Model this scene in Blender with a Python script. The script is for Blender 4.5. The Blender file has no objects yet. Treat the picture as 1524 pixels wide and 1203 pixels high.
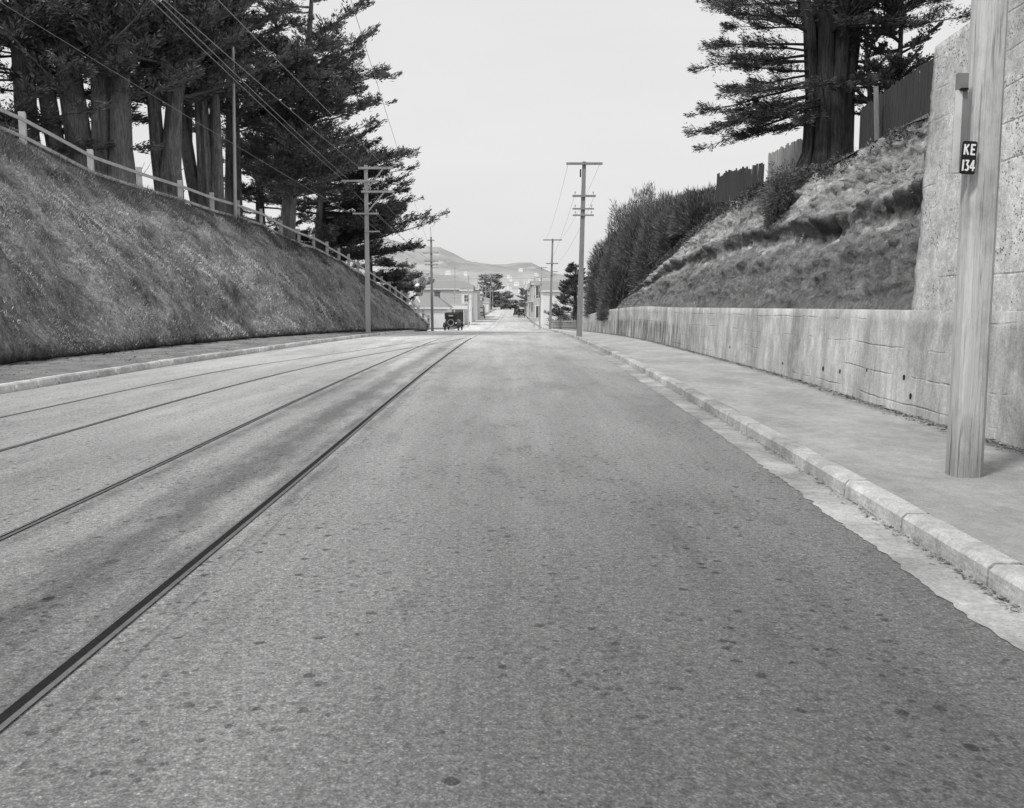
import bpy, math, random
import numpy as np
from mathutils import Vector, noise, Matrix
random.seed(7); RNG = np.random.default_rng(7)
sc = bpy.context.scene
COL = sc.collection
F = 1300.0; H = 1.4; PITCH = math.atan(141.5 / F)

# ---------------------------------------------------------------- measuring helpers (picture -> world)
def ray(px, py):
    u = (px - 762) / F; v = (601.5 - py) / F
    return (u, math.cos(PITCH) + v * math.sin(PITCH), -math.sin(PITCH) + v * math.cos(PITCH))
def atY(px, py, Y):
    r = ray(px, py); k = Y / r[1]
    return Vector((r[0] * k, Y, H + r[2] * k))
def atX(px, py, X):
    r = ray(px, py); k = X / r[0]
    return Vector((X, r[1] * k, H + r[2] * k))

# ---------------------------------------------------------------- road profile
_py = np.arange(-80, 4200, 1.0)
_pz = np.interp(_py, [-80, 0, 30, 45, 65, 90, 110, 150, 200, 300, 400, 440, 700, 900, 4200],
                [0, 0, 0, -.03, -.35, -.85, -1.1, -.9, -.5, .4, 1.3, 1.25, -9, -14, -14])
_k = np.exp(-np.linspace(-3, 3, 37) ** 2 / 2); _k /= _k.sum()
_pz = np.convolve(np.pad(_pz, 18, mode='edge'), _k, mode='valid')
def zr(y): return float(np.interp(y, _py, _pz))
def line(pts):
    a = np.array(pts, float)
    ys = np.arange(a[0, 1], a[-1, 1] + .01, .5)
    xs = np.interp(ys, a[:, 1], a[:, 0])
    k = np.exp(-np.linspace(-2, 2, 13) ** 2 / 2); k /= k.sum()
    xp = np.concatenate([xs[0] - (xs[1] - xs[0]) * np.arange(6, 0, -1), xs, xs[-1] + (xs[-1] - xs[-2]) * np.arange(1, 7)])
    xs = np.convolve(xp, k, mode='valid')
    return lambda y: float(np.interp(y, ys, xs))
railA = line([(-1.68, -8), (-1.72, 3), (-1.75, 5.5), (-1.77, 8), (-1.83, 11.4), (-1.94, 20.8), (-2.01, 37), (-2.0, 60), (-1.9, 90), (-1.6, 150), (-1.6, 410)])
railB = line([(-3.07, -8), (-3.1, 3), (-3.13, 5.8), (-3.2, 8.7), (-3.3, 12.7), (-3.4, 20.6), (-3.5, 37), (-3.45, 60), (-3.35, 90), (-3.05, 150), (-3.05, 410)])
railC = line([(-5.0, -8), (-5.07, 9.5), (-5.15, 13), (-5.1, 17), (-4.97, 20.5), (-4.6, 25), (-3.72, 31.7), (-2.8, 38.5), (-2.05, 46)])
railD = line([(-6.5, -8), (-6.6, 9.5), (-6.7, 16), (-6.62, 20), (-6.2, 23.5), (-5.3, 29), (-4.4, 36), (-3.52, 45)])
kerbR = line([(2.26, -8), (2.37, 4.3), (2.45, 5.4), (2.51, 6.9), (2.58, 8.4), (2.66, 11), (2.81, 15.6), (3.0, 24), (3.07, 37.7), (3.2, 54.3), (3.7, 80), (3.8, 100), (3.5, 130), (3.3, 200), (3.3, 410)])
gutL = line([(1.95, -8), (2.08, 3.8), (2.12, 5.1), (2.2, 6.3), (2.23, 7.2), (2.34, 10.4), (2.4, 12.5), (2.56, 20), (2.75, 30), (2.9, 37), (3.1, 54)])
kerbL = line([(-8.45, -8), (-8.5, 16), (-8.5, 23), (-8.32, 26), (-8.12, 32), (-7.8, 40), (-7.7, 48), (-8.1, 62), (-8.8, 80), (-9.4, 90)])
wallX = line([(4.45, -8), (4.55, 8), (4.62, 9.5), (4.78, 11.5), (5.1, 15.8), (5.33, 24.8), (5.47, 34), (5.45, 38), (5.14, 50), (4.95, 66)])
def wall_top(y): return float(np.interp(y, [-8, 9, 30, 36, 40, 50, 60, 66], [1.37, 1.37, 1.44, 1.5, 1.48, 1.32, .95, .75]))
bankX = line([(-11.2, -8), (-11.2, 22), (-11.2, 28), (-11, 34.8), (-10.4, 41), (-9.4, 55), (-8.7, 70), (-8.5, 90)])
FY = [-8, 20, 28, 32.5, 36, 39.4, 42.7, 45.7, 48.4, 51.1, 53.8, 56.3, 58.7, 61, 63.2, 65.1, 67.1, 69, 70.8, 72.6, 74.6, 76.3, 77.9, 79.7, 81.6, 83.2, 84.8, 86.7]
FROW = {36: (136, 261.5), 39.4: (208, 284), 42.7: (269, 301), 45.7: (316, 317), 48.4: (355, 327), 51.1: (389, 338), 53.8: (418.6, 354), 56.3: (445, 365), 58.7: (467, 372),
        61: (487, 382), 63.2: (504.6, 391), 65.1: (519, 399), 67.1: (533, 408), 69: (546, 416), 70.8: (557, 422.5), 72.6: (568, 429), 74.6: (580, 437), 76.3: (589, 443.5), 77.9: (597.5, 449),
        79.7: (606.7, 456), 81.6: (615.6, 464), 83.2: (623, 471), 84.8: (630, 477), 86.7: (638, 484)}
_fz = [9.0, 8.2, 7.75, 7.45] + [atY(FROW[y][0], FROW[y][1], y).z for y in FY[4:]]
_fx = [-18.6, -18.3, -18.1, -17.7] + [atY(FROW[y][0], FROW[y][1], y).x for y in FY[4:]]
fenceX = lambda y: float(np.interp(y, FY + [92], _fx + [-8.9]))
fenceZ = lambda y: float(np.interp(y, FY + [92], _fz + [zr(92) + .1]))

# ---------------------------------------------------------------- object helpers
def tag(o, label=None, cat=None, group=None, kind=None):
    if label: o['label'] = label
    if cat: o['category'] = cat
    if group: o['group'] = group
    if kind: o['kind'] = kind
    return o
def empty(name, loc, label, cat, group=None, rz=0):
    o = bpy.data.objects.new(name, None); COL.objects.link(o)
    o.location = loc; o.rotation_euler = (0, 0, rz)
    return tag(o, label, cat, group)
def fastmesh(name, V, Fc, m, parent=None, n=None, smooth=False):
    """V (N,3) array, Fc (M,k) array of equal sided faces"""
    V = np.asarray(V, np.float32); Fc = np.asarray(Fc, np.int32)
    me = bpy.data.meshes.new(name)
    k = Fc.shape[1]
    me.vertices.add(len(V)); me.vertices.foreach_set('co', V.ravel())
    me.loops.add(Fc.size); me.loops.foreach_set('vertex_index', Fc.ravel())
    me.polygons.add(len(Fc)); me.polygons.foreach_set('loop_start', np.arange(0, Fc.size, k, dtype=np.int32))
    if smooth: me.polygons.foreach_set('use_smooth', np.ones(len(Fc), bool))
    me.update(); me.validate()
    me.materials.append(m)
    o = bpy.data.objects.new(name, me); COL.objects.link(o)
    if parent: o.parent = parent
    return o
class MB:
    def __init__(s): s.v = []; s.f = []
    def add(s, vs, fs):
        b = len(s.v); s.v += [tuple(v) for v in vs]; s.f += [tuple(i + b for i in f) for f in fs]
    def box(s, c, d, M=None, bev=0, jit=0):
        x, y, z = [k / 2 for k in d]
        if bev:
            vs = []
            for sz in (-1, 1):
                for (ax, ay) in ((1, 0), (1, 1), (0, 1), (-0, 1), (-1, 1), (-1, 0), (-1, -1), (0, -1), (1, -1)):
                    pass
            ring = lambda zz, ins: [(x - ins, -y + bev, zz), (x - ins, y - bev, zz), (x - bev, y - ins, zz), (-x + bev, y - ins, zz), (-x + ins, y - bev, zz), (-x + ins, -y + bev, zz), (-x + bev, -y + ins, zz), (x - bev, -y + ins, zz)]
            vs = ring(-z, bev) + ring(-z + bev, 0) + ring(z - bev, 0) + ring(z, bev)
            # inset rings collapse corners
            fs = []
            for r in range(3):
                for i in range(8):
                    a = r * 8 + i; b_ = r * 8 + (i + 1) % 8
                    fs.append((a, b_, b_ + 8, a + 8))
            fs.append(tuple(range(7, -1, -1))); fs.append(tuple(range(24, 32)))
        else:
            vs = [(-x, -y, -z), (x, -y, -z), (x, y, -z), (-x, y, -z), (-x, -y, z), (x, -y, z), (x, y, z), (-x, y, z)]
            fs = [(0, 3, 2, 1), (4, 5, 6, 7), (0, 1, 5, 4), (1, 2, 6, 5), (2, 3, 7, 6), (3, 0, 4, 7)]
        out = []
        for v in vs:
            v = Vector(v)
            if jit: v += Vector((random.uniform(-jit, jit), random.uniform(-jit, jit), random.uniform(-jit, jit)))
            if M: v = M @ v
            out.append(v + Vector(c))
        s.add(out, fs); return s
    def bar(s, a, b, w, h=None):
        a = Vector(a); b = Vector(b); h = h or w; d = b - a; L = d.length
        q = d.to_track_quat('Y', 'Z').to_matrix()
        return s.box((a + b) / 2, (w, L, h), q)
    def tube(s, pts, rad, n=8, cap=True, wob=0):
        pts = [Vector(p) for p in pts]; N = len(pts)
        if not hasattr(rad, '__len__'): rad = [rad] * N
        vs = []; fs = []
        ref = Vector((0, 0, 1)) if abs((pts[-1] - pts[0]).normalized().z) < .9 else Vector((0, 1, 0))
        for i, p in enumerate(pts):
            t = (pts[min(i + 1, N - 1)] - pts[max(i - 1, 0)]).normalized()
            u = ref.cross(t).normalized(); w = t.cross(u)
            for k in range(n):
                a = 2 * math.pi * (k + .5) / n
                r = rad[i] * (1 + (wob * noise.noise(Vector((math.cos(a) * 2, math.sin(a) * 2, i * .1 + p.x))) if wob else 0))
                vs.append(p + (u * math.cos(a) + w * math.sin(a)) * r)
        for i in range(N - 1):
            for k in range(n):
                k2 = (k + 1) % n
                fs.append((i * n + k, i * n + k2, (i + 1) * n + k2, (i + 1) * n + k))
        if cap:
            fs.append(tuple(range(n - 1, -1, -1))); fs.append(tuple((N - 1) * n + k for k in range(n)))
        s.add(vs, fs); return s
    def poly(s, pts): s.add(pts, [tuple(range(len(pts)))]); return s
    def prism(s, outline, y0, y1):
        """outline in xz, extruded along y"""
        n = len(outline)
        vs = [(x, y0, z) for x, z in outline] + [(x, y1, z) for x, z in outline]
        fs = [tuple(range(n)), tuple(range(2 * n - 1, n - 1, -1))] + [(i, i + n, (i + 1) % n + n, (i + 1) % n) for i in range(n)]
        s.add(vs, fs); return s
    def prismx(s, outline, x0, x1):
        n = len(outline)
        vs = [(x0, y, z) for y, z in outline] + [(x1, y, z) for y, z in outline]
        fs = [tuple(range(n)), tuple(range(2 * n - 1, n - 1, -1))] + [(i, i + n, (i + 1) % n + n, (i + 1) % n) for i in range(n)]
        s.add(vs, fs); return s
    def build(s, name, m, parent=None, smooth=False, loc=None):
        me = bpy.data.meshes.new(name); me.from_pydata(s.v, [], s.f); me.materials.append(m)
        import bmesh
        bm = bmesh.new(); bm.from_mesh(me); bmesh.ops.recalc_face_normals(bm, faces=bm.faces); bm.to_mesh(me); bm.free()
        if smooth:
            for p in me.polygons: p.use_smooth = True
        o = bpy.data.objects.new(name, me); COL.objects.link(o)
        if parent: o.parent = parent
        if loc: o.location = loc
        return o
def copy_tree(o, parent=None):
    c = o.copy(); COL.objects.link(c); c.parent = parent
    for ch in list(o.children): copy_tree(ch, c)
    return c
def strip(name, ys, xf, zf, m, kind='structure', us=None):
    """grid mesh: for each y, x positions xf(y, u) for u in us"""
    V = []; nu = len(us)
    for y in ys:
        for u in us:
            x = xf(y, u); V.append((x, y, zf(y, u, x)))
    Fc = [(i * nu + j, i * nu + j + 1, (i + 1) * nu + j + 1, (i + 1) * nu + j) for i in range(len(ys) - 1) for j in range(nu - 1)]
    o = fastmesh(name, V, Fc, m, smooth=True)
    if kind: o['kind'] = kind
    return o

# ---------------------------------------------------------------- shader helpers (all grey values: a black and white place)
class Sh:
    def __init__(s, name, rough=.85, spec=.25):
        s.m = bpy.data.materials.new(name); s.m.use_nodes = True; s.nt = s.m.node_tree
        s.b = s.nt.nodes['Principled BSDF']; s.b.inputs['Roughness'].default_value = rough
        s.b.inputs['Specular IOR Level'].default_value = spec
        s._tc = None
    def new(s, t): return s.nt.nodes.new(t)
    def put(s, sock, v):
        if isinstance(v, (int, float, tuple)): sock.default_value = v
        else: s.nt.links.new(v, sock)
    def obj(s, sc=(1, 1, 1), rot=(0, 0, 0)):
        if not s._tc: s._tc = s.new('ShaderNodeNewGeometry')
        mp = s.new('ShaderNodeMapping'); mp.inputs['Scale'].default_value = sc; mp.inputs['Rotation'].default_value = rot
        s.nt.links.new(s._tc.outputs['Position'], mp.inputs['Vector']); return mp.outputs[0]
    def noise(s, scale, sc=(1, 1, 1), det=4, rough=.6, dist=0, rot=(0, 0, 0)):
        n = s.new('ShaderNodeTexNoise'); n.inputs['Scale'].default_value = scale; n.inputs['Detail'].default_value = det
        n.inputs['Roughness'].default_value = rough; n.inputs['Distortion'].default_value = dist
        s.nt.links.new(s.obj(sc, rot), n.inputs['Vector']); return n.outputs['Fac']
    def voro(s, scale, sc=(1, 1, 1), feat='F1', out='Distance'):
        n = s.new('ShaderNodeTexVoronoi'); n.inputs['Scale'].default_value = scale; n.feature = feat
        s.nt.links.new(s.obj(sc), n.inputs['Vector']); return n.outputs[out]
    def math(s, op, a, b=0, clamp=False):
        n = s.new('ShaderNodeMath'); n.operation = op; n.use_clamp = clamp
        s.put(n.inputs[0], a); s.put(n.inputs[1], b); return n.outputs[0]
    def add(s, a, b): return s.math('ADD', a, b)
    def mul(s, a, b): return s.math('MULTIPLY', a, b)
    def mr(s, v, a, b, c, d, smooth=False):
        n = s.new('ShaderNodeMapRange'); n.clamp = True
        if smooth: n.interpolation_type = 'SMOOTHSTEP'
        for i, k in enumerate((v, a, b, c, d)): s.put(n.inputs[i], k)
        return n.outputs[0]
    def mixv(s, f, a, b):
        n = s.new('ShaderNodeMix'); n.data_type = 'FLOAT'
        s.put(n.inputs[0], f); s.put(n.inputs[2], a); s.put(n.inputs[3], b); return n.outputs[0]
    def attr(s, nm):
        n = s.new('ShaderNodeAttribute'); n.attribute_name = nm; return n.outputs['Fac']
    def xyz(s):
        n = s.new('ShaderNodeSeparateXYZ'); s.nt.links.new(s.obj(), n.inputs[0]); return n.outputs
    def island(s):
        if not s._tc: s._tc = s.new('ShaderNodeNewGeometry')
        return s._tc.outputs['Random Per Island']
    def col(s, v):
        if isinstance(v, (int, float)): s.b.inputs['Base Color'].default_value = (v, v, v, 1)
        else: s.nt.links.new(v, s.b.inputs['Base Color'])
        return s
    def bump(s, h, strength=.5, dist=.02):
        n = s.new('ShaderNodeBump'); n.inputs['Strength'].default_value = strength; n.inputs['Distance'].default_value = dist
        s.nt.links.new(h, n.inputs['Height']); s.nt.links.new(n.outputs[0], s.b.inputs['Normal']); return s
def flat(name, v, rough=.8, var=.15, scale=6, spec=.25, sc_=(1, 1, 1), metal=0):
    s = Sh(name, rough, spec); n = s.noise(scale, sc_)
    s.col(s.mr(n, .25, .75, v * (1 - var), v * (1 + var))); s.b.inputs['Metallic'].default_value = metal
    return s.m

def m_road():
    s = Sh('road_surface', .75, .3)
    x, y, z = s.xyz()
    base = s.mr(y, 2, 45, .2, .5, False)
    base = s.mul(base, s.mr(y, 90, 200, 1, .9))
    base = s.mul(base, s.mr(s.noise(.6, (1, .25, 1), 5), .3, .7, .86, 1.14))
    # lighter towards the tracks, darker on the right
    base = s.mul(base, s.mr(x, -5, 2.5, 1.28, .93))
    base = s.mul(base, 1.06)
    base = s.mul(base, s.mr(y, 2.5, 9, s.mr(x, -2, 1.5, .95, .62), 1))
    # lane streaks
    base = s.mul(base, s.mr(s.noise(3.0, (1, .03, 1), 3), .35, .65, .94, 1.06))
    fine = s.noise(90, (1, 1, 1), 3, .7); mid = s.noise(22, (1, 1, 1), 3, .65)
    agg = s.voro(70)
    base = s.mul(base, s.mr(fine, .3, .7, .6, 1.4)); base = s.mul(base, s.mr(s.noise(42, det=2), .3, .7, .72, 1.28))
    base = s.mul(base, s.mr(mid, .3, .7, .76, 1.24))
    base = s.mul(base, s.mr(agg, .0, .55, 1.35, .85))
    # dark pits and spots
    sp = s.voro(7.0); msk = s.noise(1.2, (1, .6, 1), 4)
    spn = s.add(sp, s.mul(s.noise(18, det=4, rough=.7), .6))
    spot = s.mr(spn, .42, .48, 1, 0)
    spot = s.mul(spot, s.mr(msk, .4, .52, 0, 1))
    base = s.mul(base, s.mr(spot, 0, 1, 1, .42))
    sp2 = s.add(s.voro(16.0), s.mul(s.noise(50, det=2), .3)); spot2 = s.mul(s.mr(sp2, .36, .42, 1, 0), s.mr(s.noise(.9, det=4), .4, .6, 0, 1))
    base = s.mul(base, s.mr(spot2, 0, 1, 1, .55))
    ps = s.mul(s.mr(s.add(s.voro(34), s.mul(s.noise(80, det=1), .2)), .24, .3, 1, 0), s.mr(s.noise(1.5, det=3), .4, .6, .2, 1)); base = s.mul(base, s.mr(ps, 0, 1, 1, 1.7))
    base = s.mul(base, s.mr(s.noise(.8, (1, .09, 1), 4, .6, .3), .38, .62, .9, 1.1))
    pe = s.noise(.45, (1, .4, 1), 6, .62)
    base = s.mul(base, s.mr(pe, .5, .6, 1, .88, True))
    # oily band between the near rails
    t = s.attr('trk')
    b1 = s.math('SUBTRACT', 1, s.math('ABSOLUTE', s.mul(s.add(t, .55), 2.6)), True)
    b2 = s.math('SUBTRACT', 1, s.math('ABSOLUTE', s.mul(s.add(t, 1.28), 5.5)), True)
    b3 = s.math('SUBTRACT', 1, s.math('ABSOLUTE', s.mul(s.add(t, -.12), 7)), True)
    b4 = s.math('SUBTRACT', 1, s.math('ABSOLUTE', s.mul(s.add(t, .12), 8)), True)
    band = s.math('MAXIMUM', s.math('MAXIMUM', s.mul(b1, 1.2), s.mul(b2, .75)), s.math('MAXIMUM', s.mul(b3, .7), s.mul(b4, .7)))
    bn = s.noise(3.2, (1, .28, 1), 7, .7)
    st = s.mr(s.add(band, s.mul(s.add(bn, -.5), 3.0)), .1, 1.0, 0, 1)
    st = s.mul(st, s.mr(y, 14, 45, 1, .35))
    base = s.mul(base, s.mr(st, 0, 1, 1, .52))
    bl = s.mul(s.mr(s.add(s.voro(5.5, (1, .6, 1)), s.mul(s.noise(20, det=2), .2)), .24, .3, 1, 0), s.mr(b1, .35, .7, 0, 1))
    base = s.mul(base, s.mr(s.mul(bl, s.mr(y, 3, 14, 1, .3)), 0, 1, 1, .5))
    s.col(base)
    h = s.add(s.mul(fine, .6), s.add(s.mul(mid, .6), s.mul(s.mr(agg, 0, .5, 1, 0), .5)))
    e1 = s.mr(s.math('ABSOLUTE', s.add(t, s.add(-.19, s.mul(s.noise(2.5, det=3), -.03)))), .0, .012, 1, 0)
    e2 = s.mr(s.math('ABSOLUTE', s.add(t, s.add(1.62, s.mul(s.noise(2.5, det=3), .03)))), .0, .014, 1, 0)
    ee = s.mul(s.math('MAXIMUM', e1, e2), s.mul(s.mr(y, 12, 30, 1, 0), s.mr(s.noise(1.8, det=5), .42, .55, 0, 1)))
    base = s.mul(base, s.mr(ee, 0, 1, 1, .62))
    pale = s.mul(s.mr(s.math('ABSOLUTE', s.add(t, -.11)), .07, .1, 1, 0), s.mr(s.noise(3, (1, .4, 1), 5), .35, .6, 0, 1)); base = s.mul(base, s.mr(pale, 0, 1, 1, 1.18))
    s.col(base)
    h = s.mul(h, s.mr(y, 4, 26, 1, .08))
    s.bump(h, .55, .012)
    return s.m
def m_path():
    s = Sh('footpath_asphalt', .85, .25)
    x, y, z = s.xyz()
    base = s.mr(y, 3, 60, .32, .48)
    base = s.mul(base, s.mr(s.noise(1.1, (1, .5, 1), 6, .65), .3, .7, .75, 1.22))
    f = s.noise(60, det=4, rough=.75); base = s.mul(base, s.mr(f, .3, .7, .78, 1.22))
    base = s.mul(base, s.mr(s.noise(7, (1, .7, 1), 5, .7), .3, .7, .84, 1.15))
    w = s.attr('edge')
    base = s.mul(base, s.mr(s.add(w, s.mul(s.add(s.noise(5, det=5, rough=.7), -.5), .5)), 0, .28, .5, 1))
    s.col(base).bump(s.mul(s.add(f, s.noise(12, det=3)), s.mr(y, 5, 30, 1, .1)), .5, .012); return s.m
def m_verge():
    s = Sh('gravel_verge', .95, .1)
    base = s.mr(s.noise(1.6, det=6, rough=.7),   .3, .7, .16, .4)
    f = s.noise(25, det=6, rough=.8); base = s.mul(base, s.mr(f, .3, .7, .5, 1.5))
    s.col(base).bump(f, 1, .05); return s.m
def m_conc(name, lo, hi, streak=.6, rough_tex=0.0, bw=.33):
    s = Sh(name, .9, .15)
    x, y, z = s.xyz()
    n1 = s.noise(1.2, (1, 1, 1), 6, .65)
    base = s.mr(n1, .3, .72, lo, hi)
    st = s.noise(1.6, (1, 1, .32), 7, .75, .4)             # runs of dirt down the face
    base = s.mul(base, s.mr(st, .36, .62, 1 - .4 * streak, 1.1))
    st2 = s.noise(7.0, (1, 1, .16), 5, .8, .3)
    base = s.mul(base, s.mr(st2, .35, .65, 1 - .2 * streak, 1.06))
    # board marks
    fr = s.math('FRACT', s.mul(s.add(z, s.mul(s.noise(.7, det=3), .12)), 1 / bw))
    ln = s.mr(s.math('ABSOLUTE', s.add(fr, -.5)), .455, .5, 0, 1)
    ln = s.mul(ln, s.mr(s.noise(.5, (1, 1, 3.2), 5, .7), .5, .58, 0, .8))
    base = s.mul(base, s.mr(ln, 0, 1, 1, .74)); base = s.mul(base, s.mr(s.noise(.55, (1, 1, .8), 7, .72, .6), .36, .62, .62, 1.12))
    f = s.noise(45, det=5, rough=.8); base = s.mul(base, s.mr(f, .35, .65, .8, 1.2)); base = s.mul(base, s.mr(s.noise(17, det=5, rough=.8), .35, .65, .86, 1.12))
    h = s.add(s.mul(f, .5), s.add(s.mul(n1, .5), s.mul(ln, -1.2)))
    if rough_tex:
        v = s.voro(26); hn = s.noise(1.5, (1, 1, 1.6), 5, .72)
        hole = s.mul(s.mr(s.add(v, s.mul(s.noise(60, det=2), .3)), .34, .46, 1, 0), s.mr(hn, .5, .57, .06 * rough_tex, 1))
        base = s.mul(base, s.mr(hole, 0, 1, 1, .34)); h = s.add(h, s.mul(hole, -2.5))
        g = s.noise(11, det=7, rough=.85); base = s.mul(base, s.mr(g, .35, .65, .68, 1.22)); h = s.add(h, g)
    else:
        hn = s.mul(s.mr(s.add(s.voro(30), s.mul(s.noise(50, det=2), .2)), .2, .28, 1, 0), s.mr(s.noise(1.3, det=4), .55, .7, 0, 1))
        base = s.mul(base, s.mr(hn, 0, 1, 1, .6)); h = s.add(h, s.mul(hn, -1.5))
        top = s.attr('drip')                            # black growth low on the far stretch
        base = s.mul(base, s.mr(s.mul(top, s.mr(s.noise(4, (1, 1, .12), 5, .75), .44, .56, 0, 1)), 0, 1, 1, .38))
    s.col(base).bump(h, .8, .015); return s.m
def m_wood(name, v, sc_=(9, 9, .5), var=.35, crack=.6, big=False):
    s = Sh(name, .85, .2)
    n = s.noise(6, sc_, 6, .7)
    base = s.mul(s.mr(n, .3, .7, v * (1 - var), v * (1 + var)), s.mr(s.noise(1.3, (1, 1, .4), 4), .3, .7, .85, 1.12))
    ck = s.noise(14, (sc_[0], sc_[1], sc_[2] * .5), 4, .75)
    base = s.mul(base, s.mr(ck, .3, .42, 1 - crack, 1))
    if big:
        kn = s.mr(s.noise(2.2, (1, 1, .5), 6, .7), .5, .66, 1, .68); base = s.mul(base, kn)
        x, y, z = s.xyz(); base = s.mul(base, s.mr(s.add(z, s.mul(s.noise(6, det=3), .25)), .25, .8, .62, 1))
        ck2 = s.noise(40, (1, 1, .035), 3, .6); base = s.mul(base, s.mr(ck2, .3, .4, .5, 1))
    s.col(base).bump(s.add(n, ck), .7, .01); return s.m
def m_leaf(name, lo, hi, nsc=.8, a=.7, b=1.35):
    s = Sh(name, .7, .25)
    v = s.mixv(s.island(), lo, hi)
    v = s.mul(v, s.mr(s.noise(nsc, det=5, rough=.65), .32, .68, a, b))
    s.col(v); return s.m
def m_bark(name, v):
    s = Sh(name, .95, .1)
    n = s.noise(5, (3, 3, .35), 6, .75, .4)
    s.col(s.mul(s.mr(n, .3, .7, v * .35, v * 1.8), s.mr(s.noise(.9, det=3), .3, .7, .75, 1.25))).bump(n, 1, .12); return s.m
def m_bank():
    s = Sh('bank_soil_and_grass', .95, .1)
    x, y, z = s.xyz()
    n = s.noise(.5, (1, 1, 1), 6, .65); f = s.noise(9, (1, 1, .5), 6, .8)
    base = s.mul(s.mr(n, .35, .65, .13, .4), s.mr(f, .3, .7, .5, 1.5))
    base = s.mul(base, s.mr(s.noise(22, (1, 1, .6), 5, .85), .35, .65, .5, 1.5)); base = s.mul(base, s.mr(s.noise(2.6, (1, 1, .4), 6, .75, .4), .36, .64, .6, 1.35)); base = s.mul(base, s.mr(s.attr('t'), 0, .05, .3, 1))  # last factor paints undercut shade along the bank foot
    s.col(base).bump(f, 1, .12); return s.m
def m_cliff():
    s = Sh('clay_cutting', .95, .1)
    x, y, z = s.xyz()
    t = s.attr('t')
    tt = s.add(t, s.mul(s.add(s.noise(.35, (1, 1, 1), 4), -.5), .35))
    # strata: lower dark, pale seam, ledge darkened with painted shadow, upper pale crumbly
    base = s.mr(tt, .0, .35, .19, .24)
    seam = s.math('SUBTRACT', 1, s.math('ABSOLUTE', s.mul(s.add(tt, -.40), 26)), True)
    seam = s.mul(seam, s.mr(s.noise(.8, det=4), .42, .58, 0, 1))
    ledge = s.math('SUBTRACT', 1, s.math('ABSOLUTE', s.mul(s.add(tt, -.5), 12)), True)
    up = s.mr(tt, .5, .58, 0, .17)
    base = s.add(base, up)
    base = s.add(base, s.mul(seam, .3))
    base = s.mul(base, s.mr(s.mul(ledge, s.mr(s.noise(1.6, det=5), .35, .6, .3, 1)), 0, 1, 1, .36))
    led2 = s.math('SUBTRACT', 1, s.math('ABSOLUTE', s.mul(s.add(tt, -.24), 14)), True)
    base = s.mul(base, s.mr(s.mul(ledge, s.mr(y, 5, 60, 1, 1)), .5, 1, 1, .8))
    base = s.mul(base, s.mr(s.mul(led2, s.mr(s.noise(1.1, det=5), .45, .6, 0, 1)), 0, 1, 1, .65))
    f = s.noise(7, (1, 1, 1), 8, .78); g = s.noise(2.2, (1, .6, 1.4), 6, .7, .5)
    base = s.mul(base, s.mr(f, .3, .7, .55, 1.45)); base = s.mul(base, s.mr(g, .3, .7, .7, 1.3))
    base = s.mul(base, s.mr(s.noise(.5, det=3), .3, .7, .78, 1.2))
    base = s.mul(base, s.mr(s.noise(24, det=5, rough=.85), .35, .65, .74, 1.25)); base = s.mul(base, s.mr(s.noise(9, (1.4, 1.4, .6), 5, .8, .5, (.5, 0, 0)), .38, .62, .82, 1.15))
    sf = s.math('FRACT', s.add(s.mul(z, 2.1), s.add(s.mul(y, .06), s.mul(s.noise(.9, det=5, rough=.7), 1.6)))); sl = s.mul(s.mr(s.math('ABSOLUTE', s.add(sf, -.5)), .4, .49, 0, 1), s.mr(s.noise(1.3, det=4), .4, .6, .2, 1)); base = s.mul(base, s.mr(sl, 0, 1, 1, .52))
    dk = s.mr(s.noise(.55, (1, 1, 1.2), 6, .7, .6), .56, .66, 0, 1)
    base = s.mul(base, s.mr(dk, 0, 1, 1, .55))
    s.col(base).bump(s.add(f, g), 1, .09); return s.m
def m_ground():
    s = Sh('distant_ground', .95, .1)
    s.col(s.mr(s.noise(.05, det=6), .3, .7, .2, .34)); return s.m
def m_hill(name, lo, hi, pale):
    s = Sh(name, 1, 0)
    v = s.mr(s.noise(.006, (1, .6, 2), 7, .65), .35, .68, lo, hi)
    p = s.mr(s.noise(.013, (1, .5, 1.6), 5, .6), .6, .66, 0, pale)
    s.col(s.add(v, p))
    s.b.inputs['Emission Color'].default_value = (1, 1, 1, 1); s.b.inputs['Emission Strength'].default_value = .05  # faint glow and pale tones paint haze over the hills
    return s.m

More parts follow.
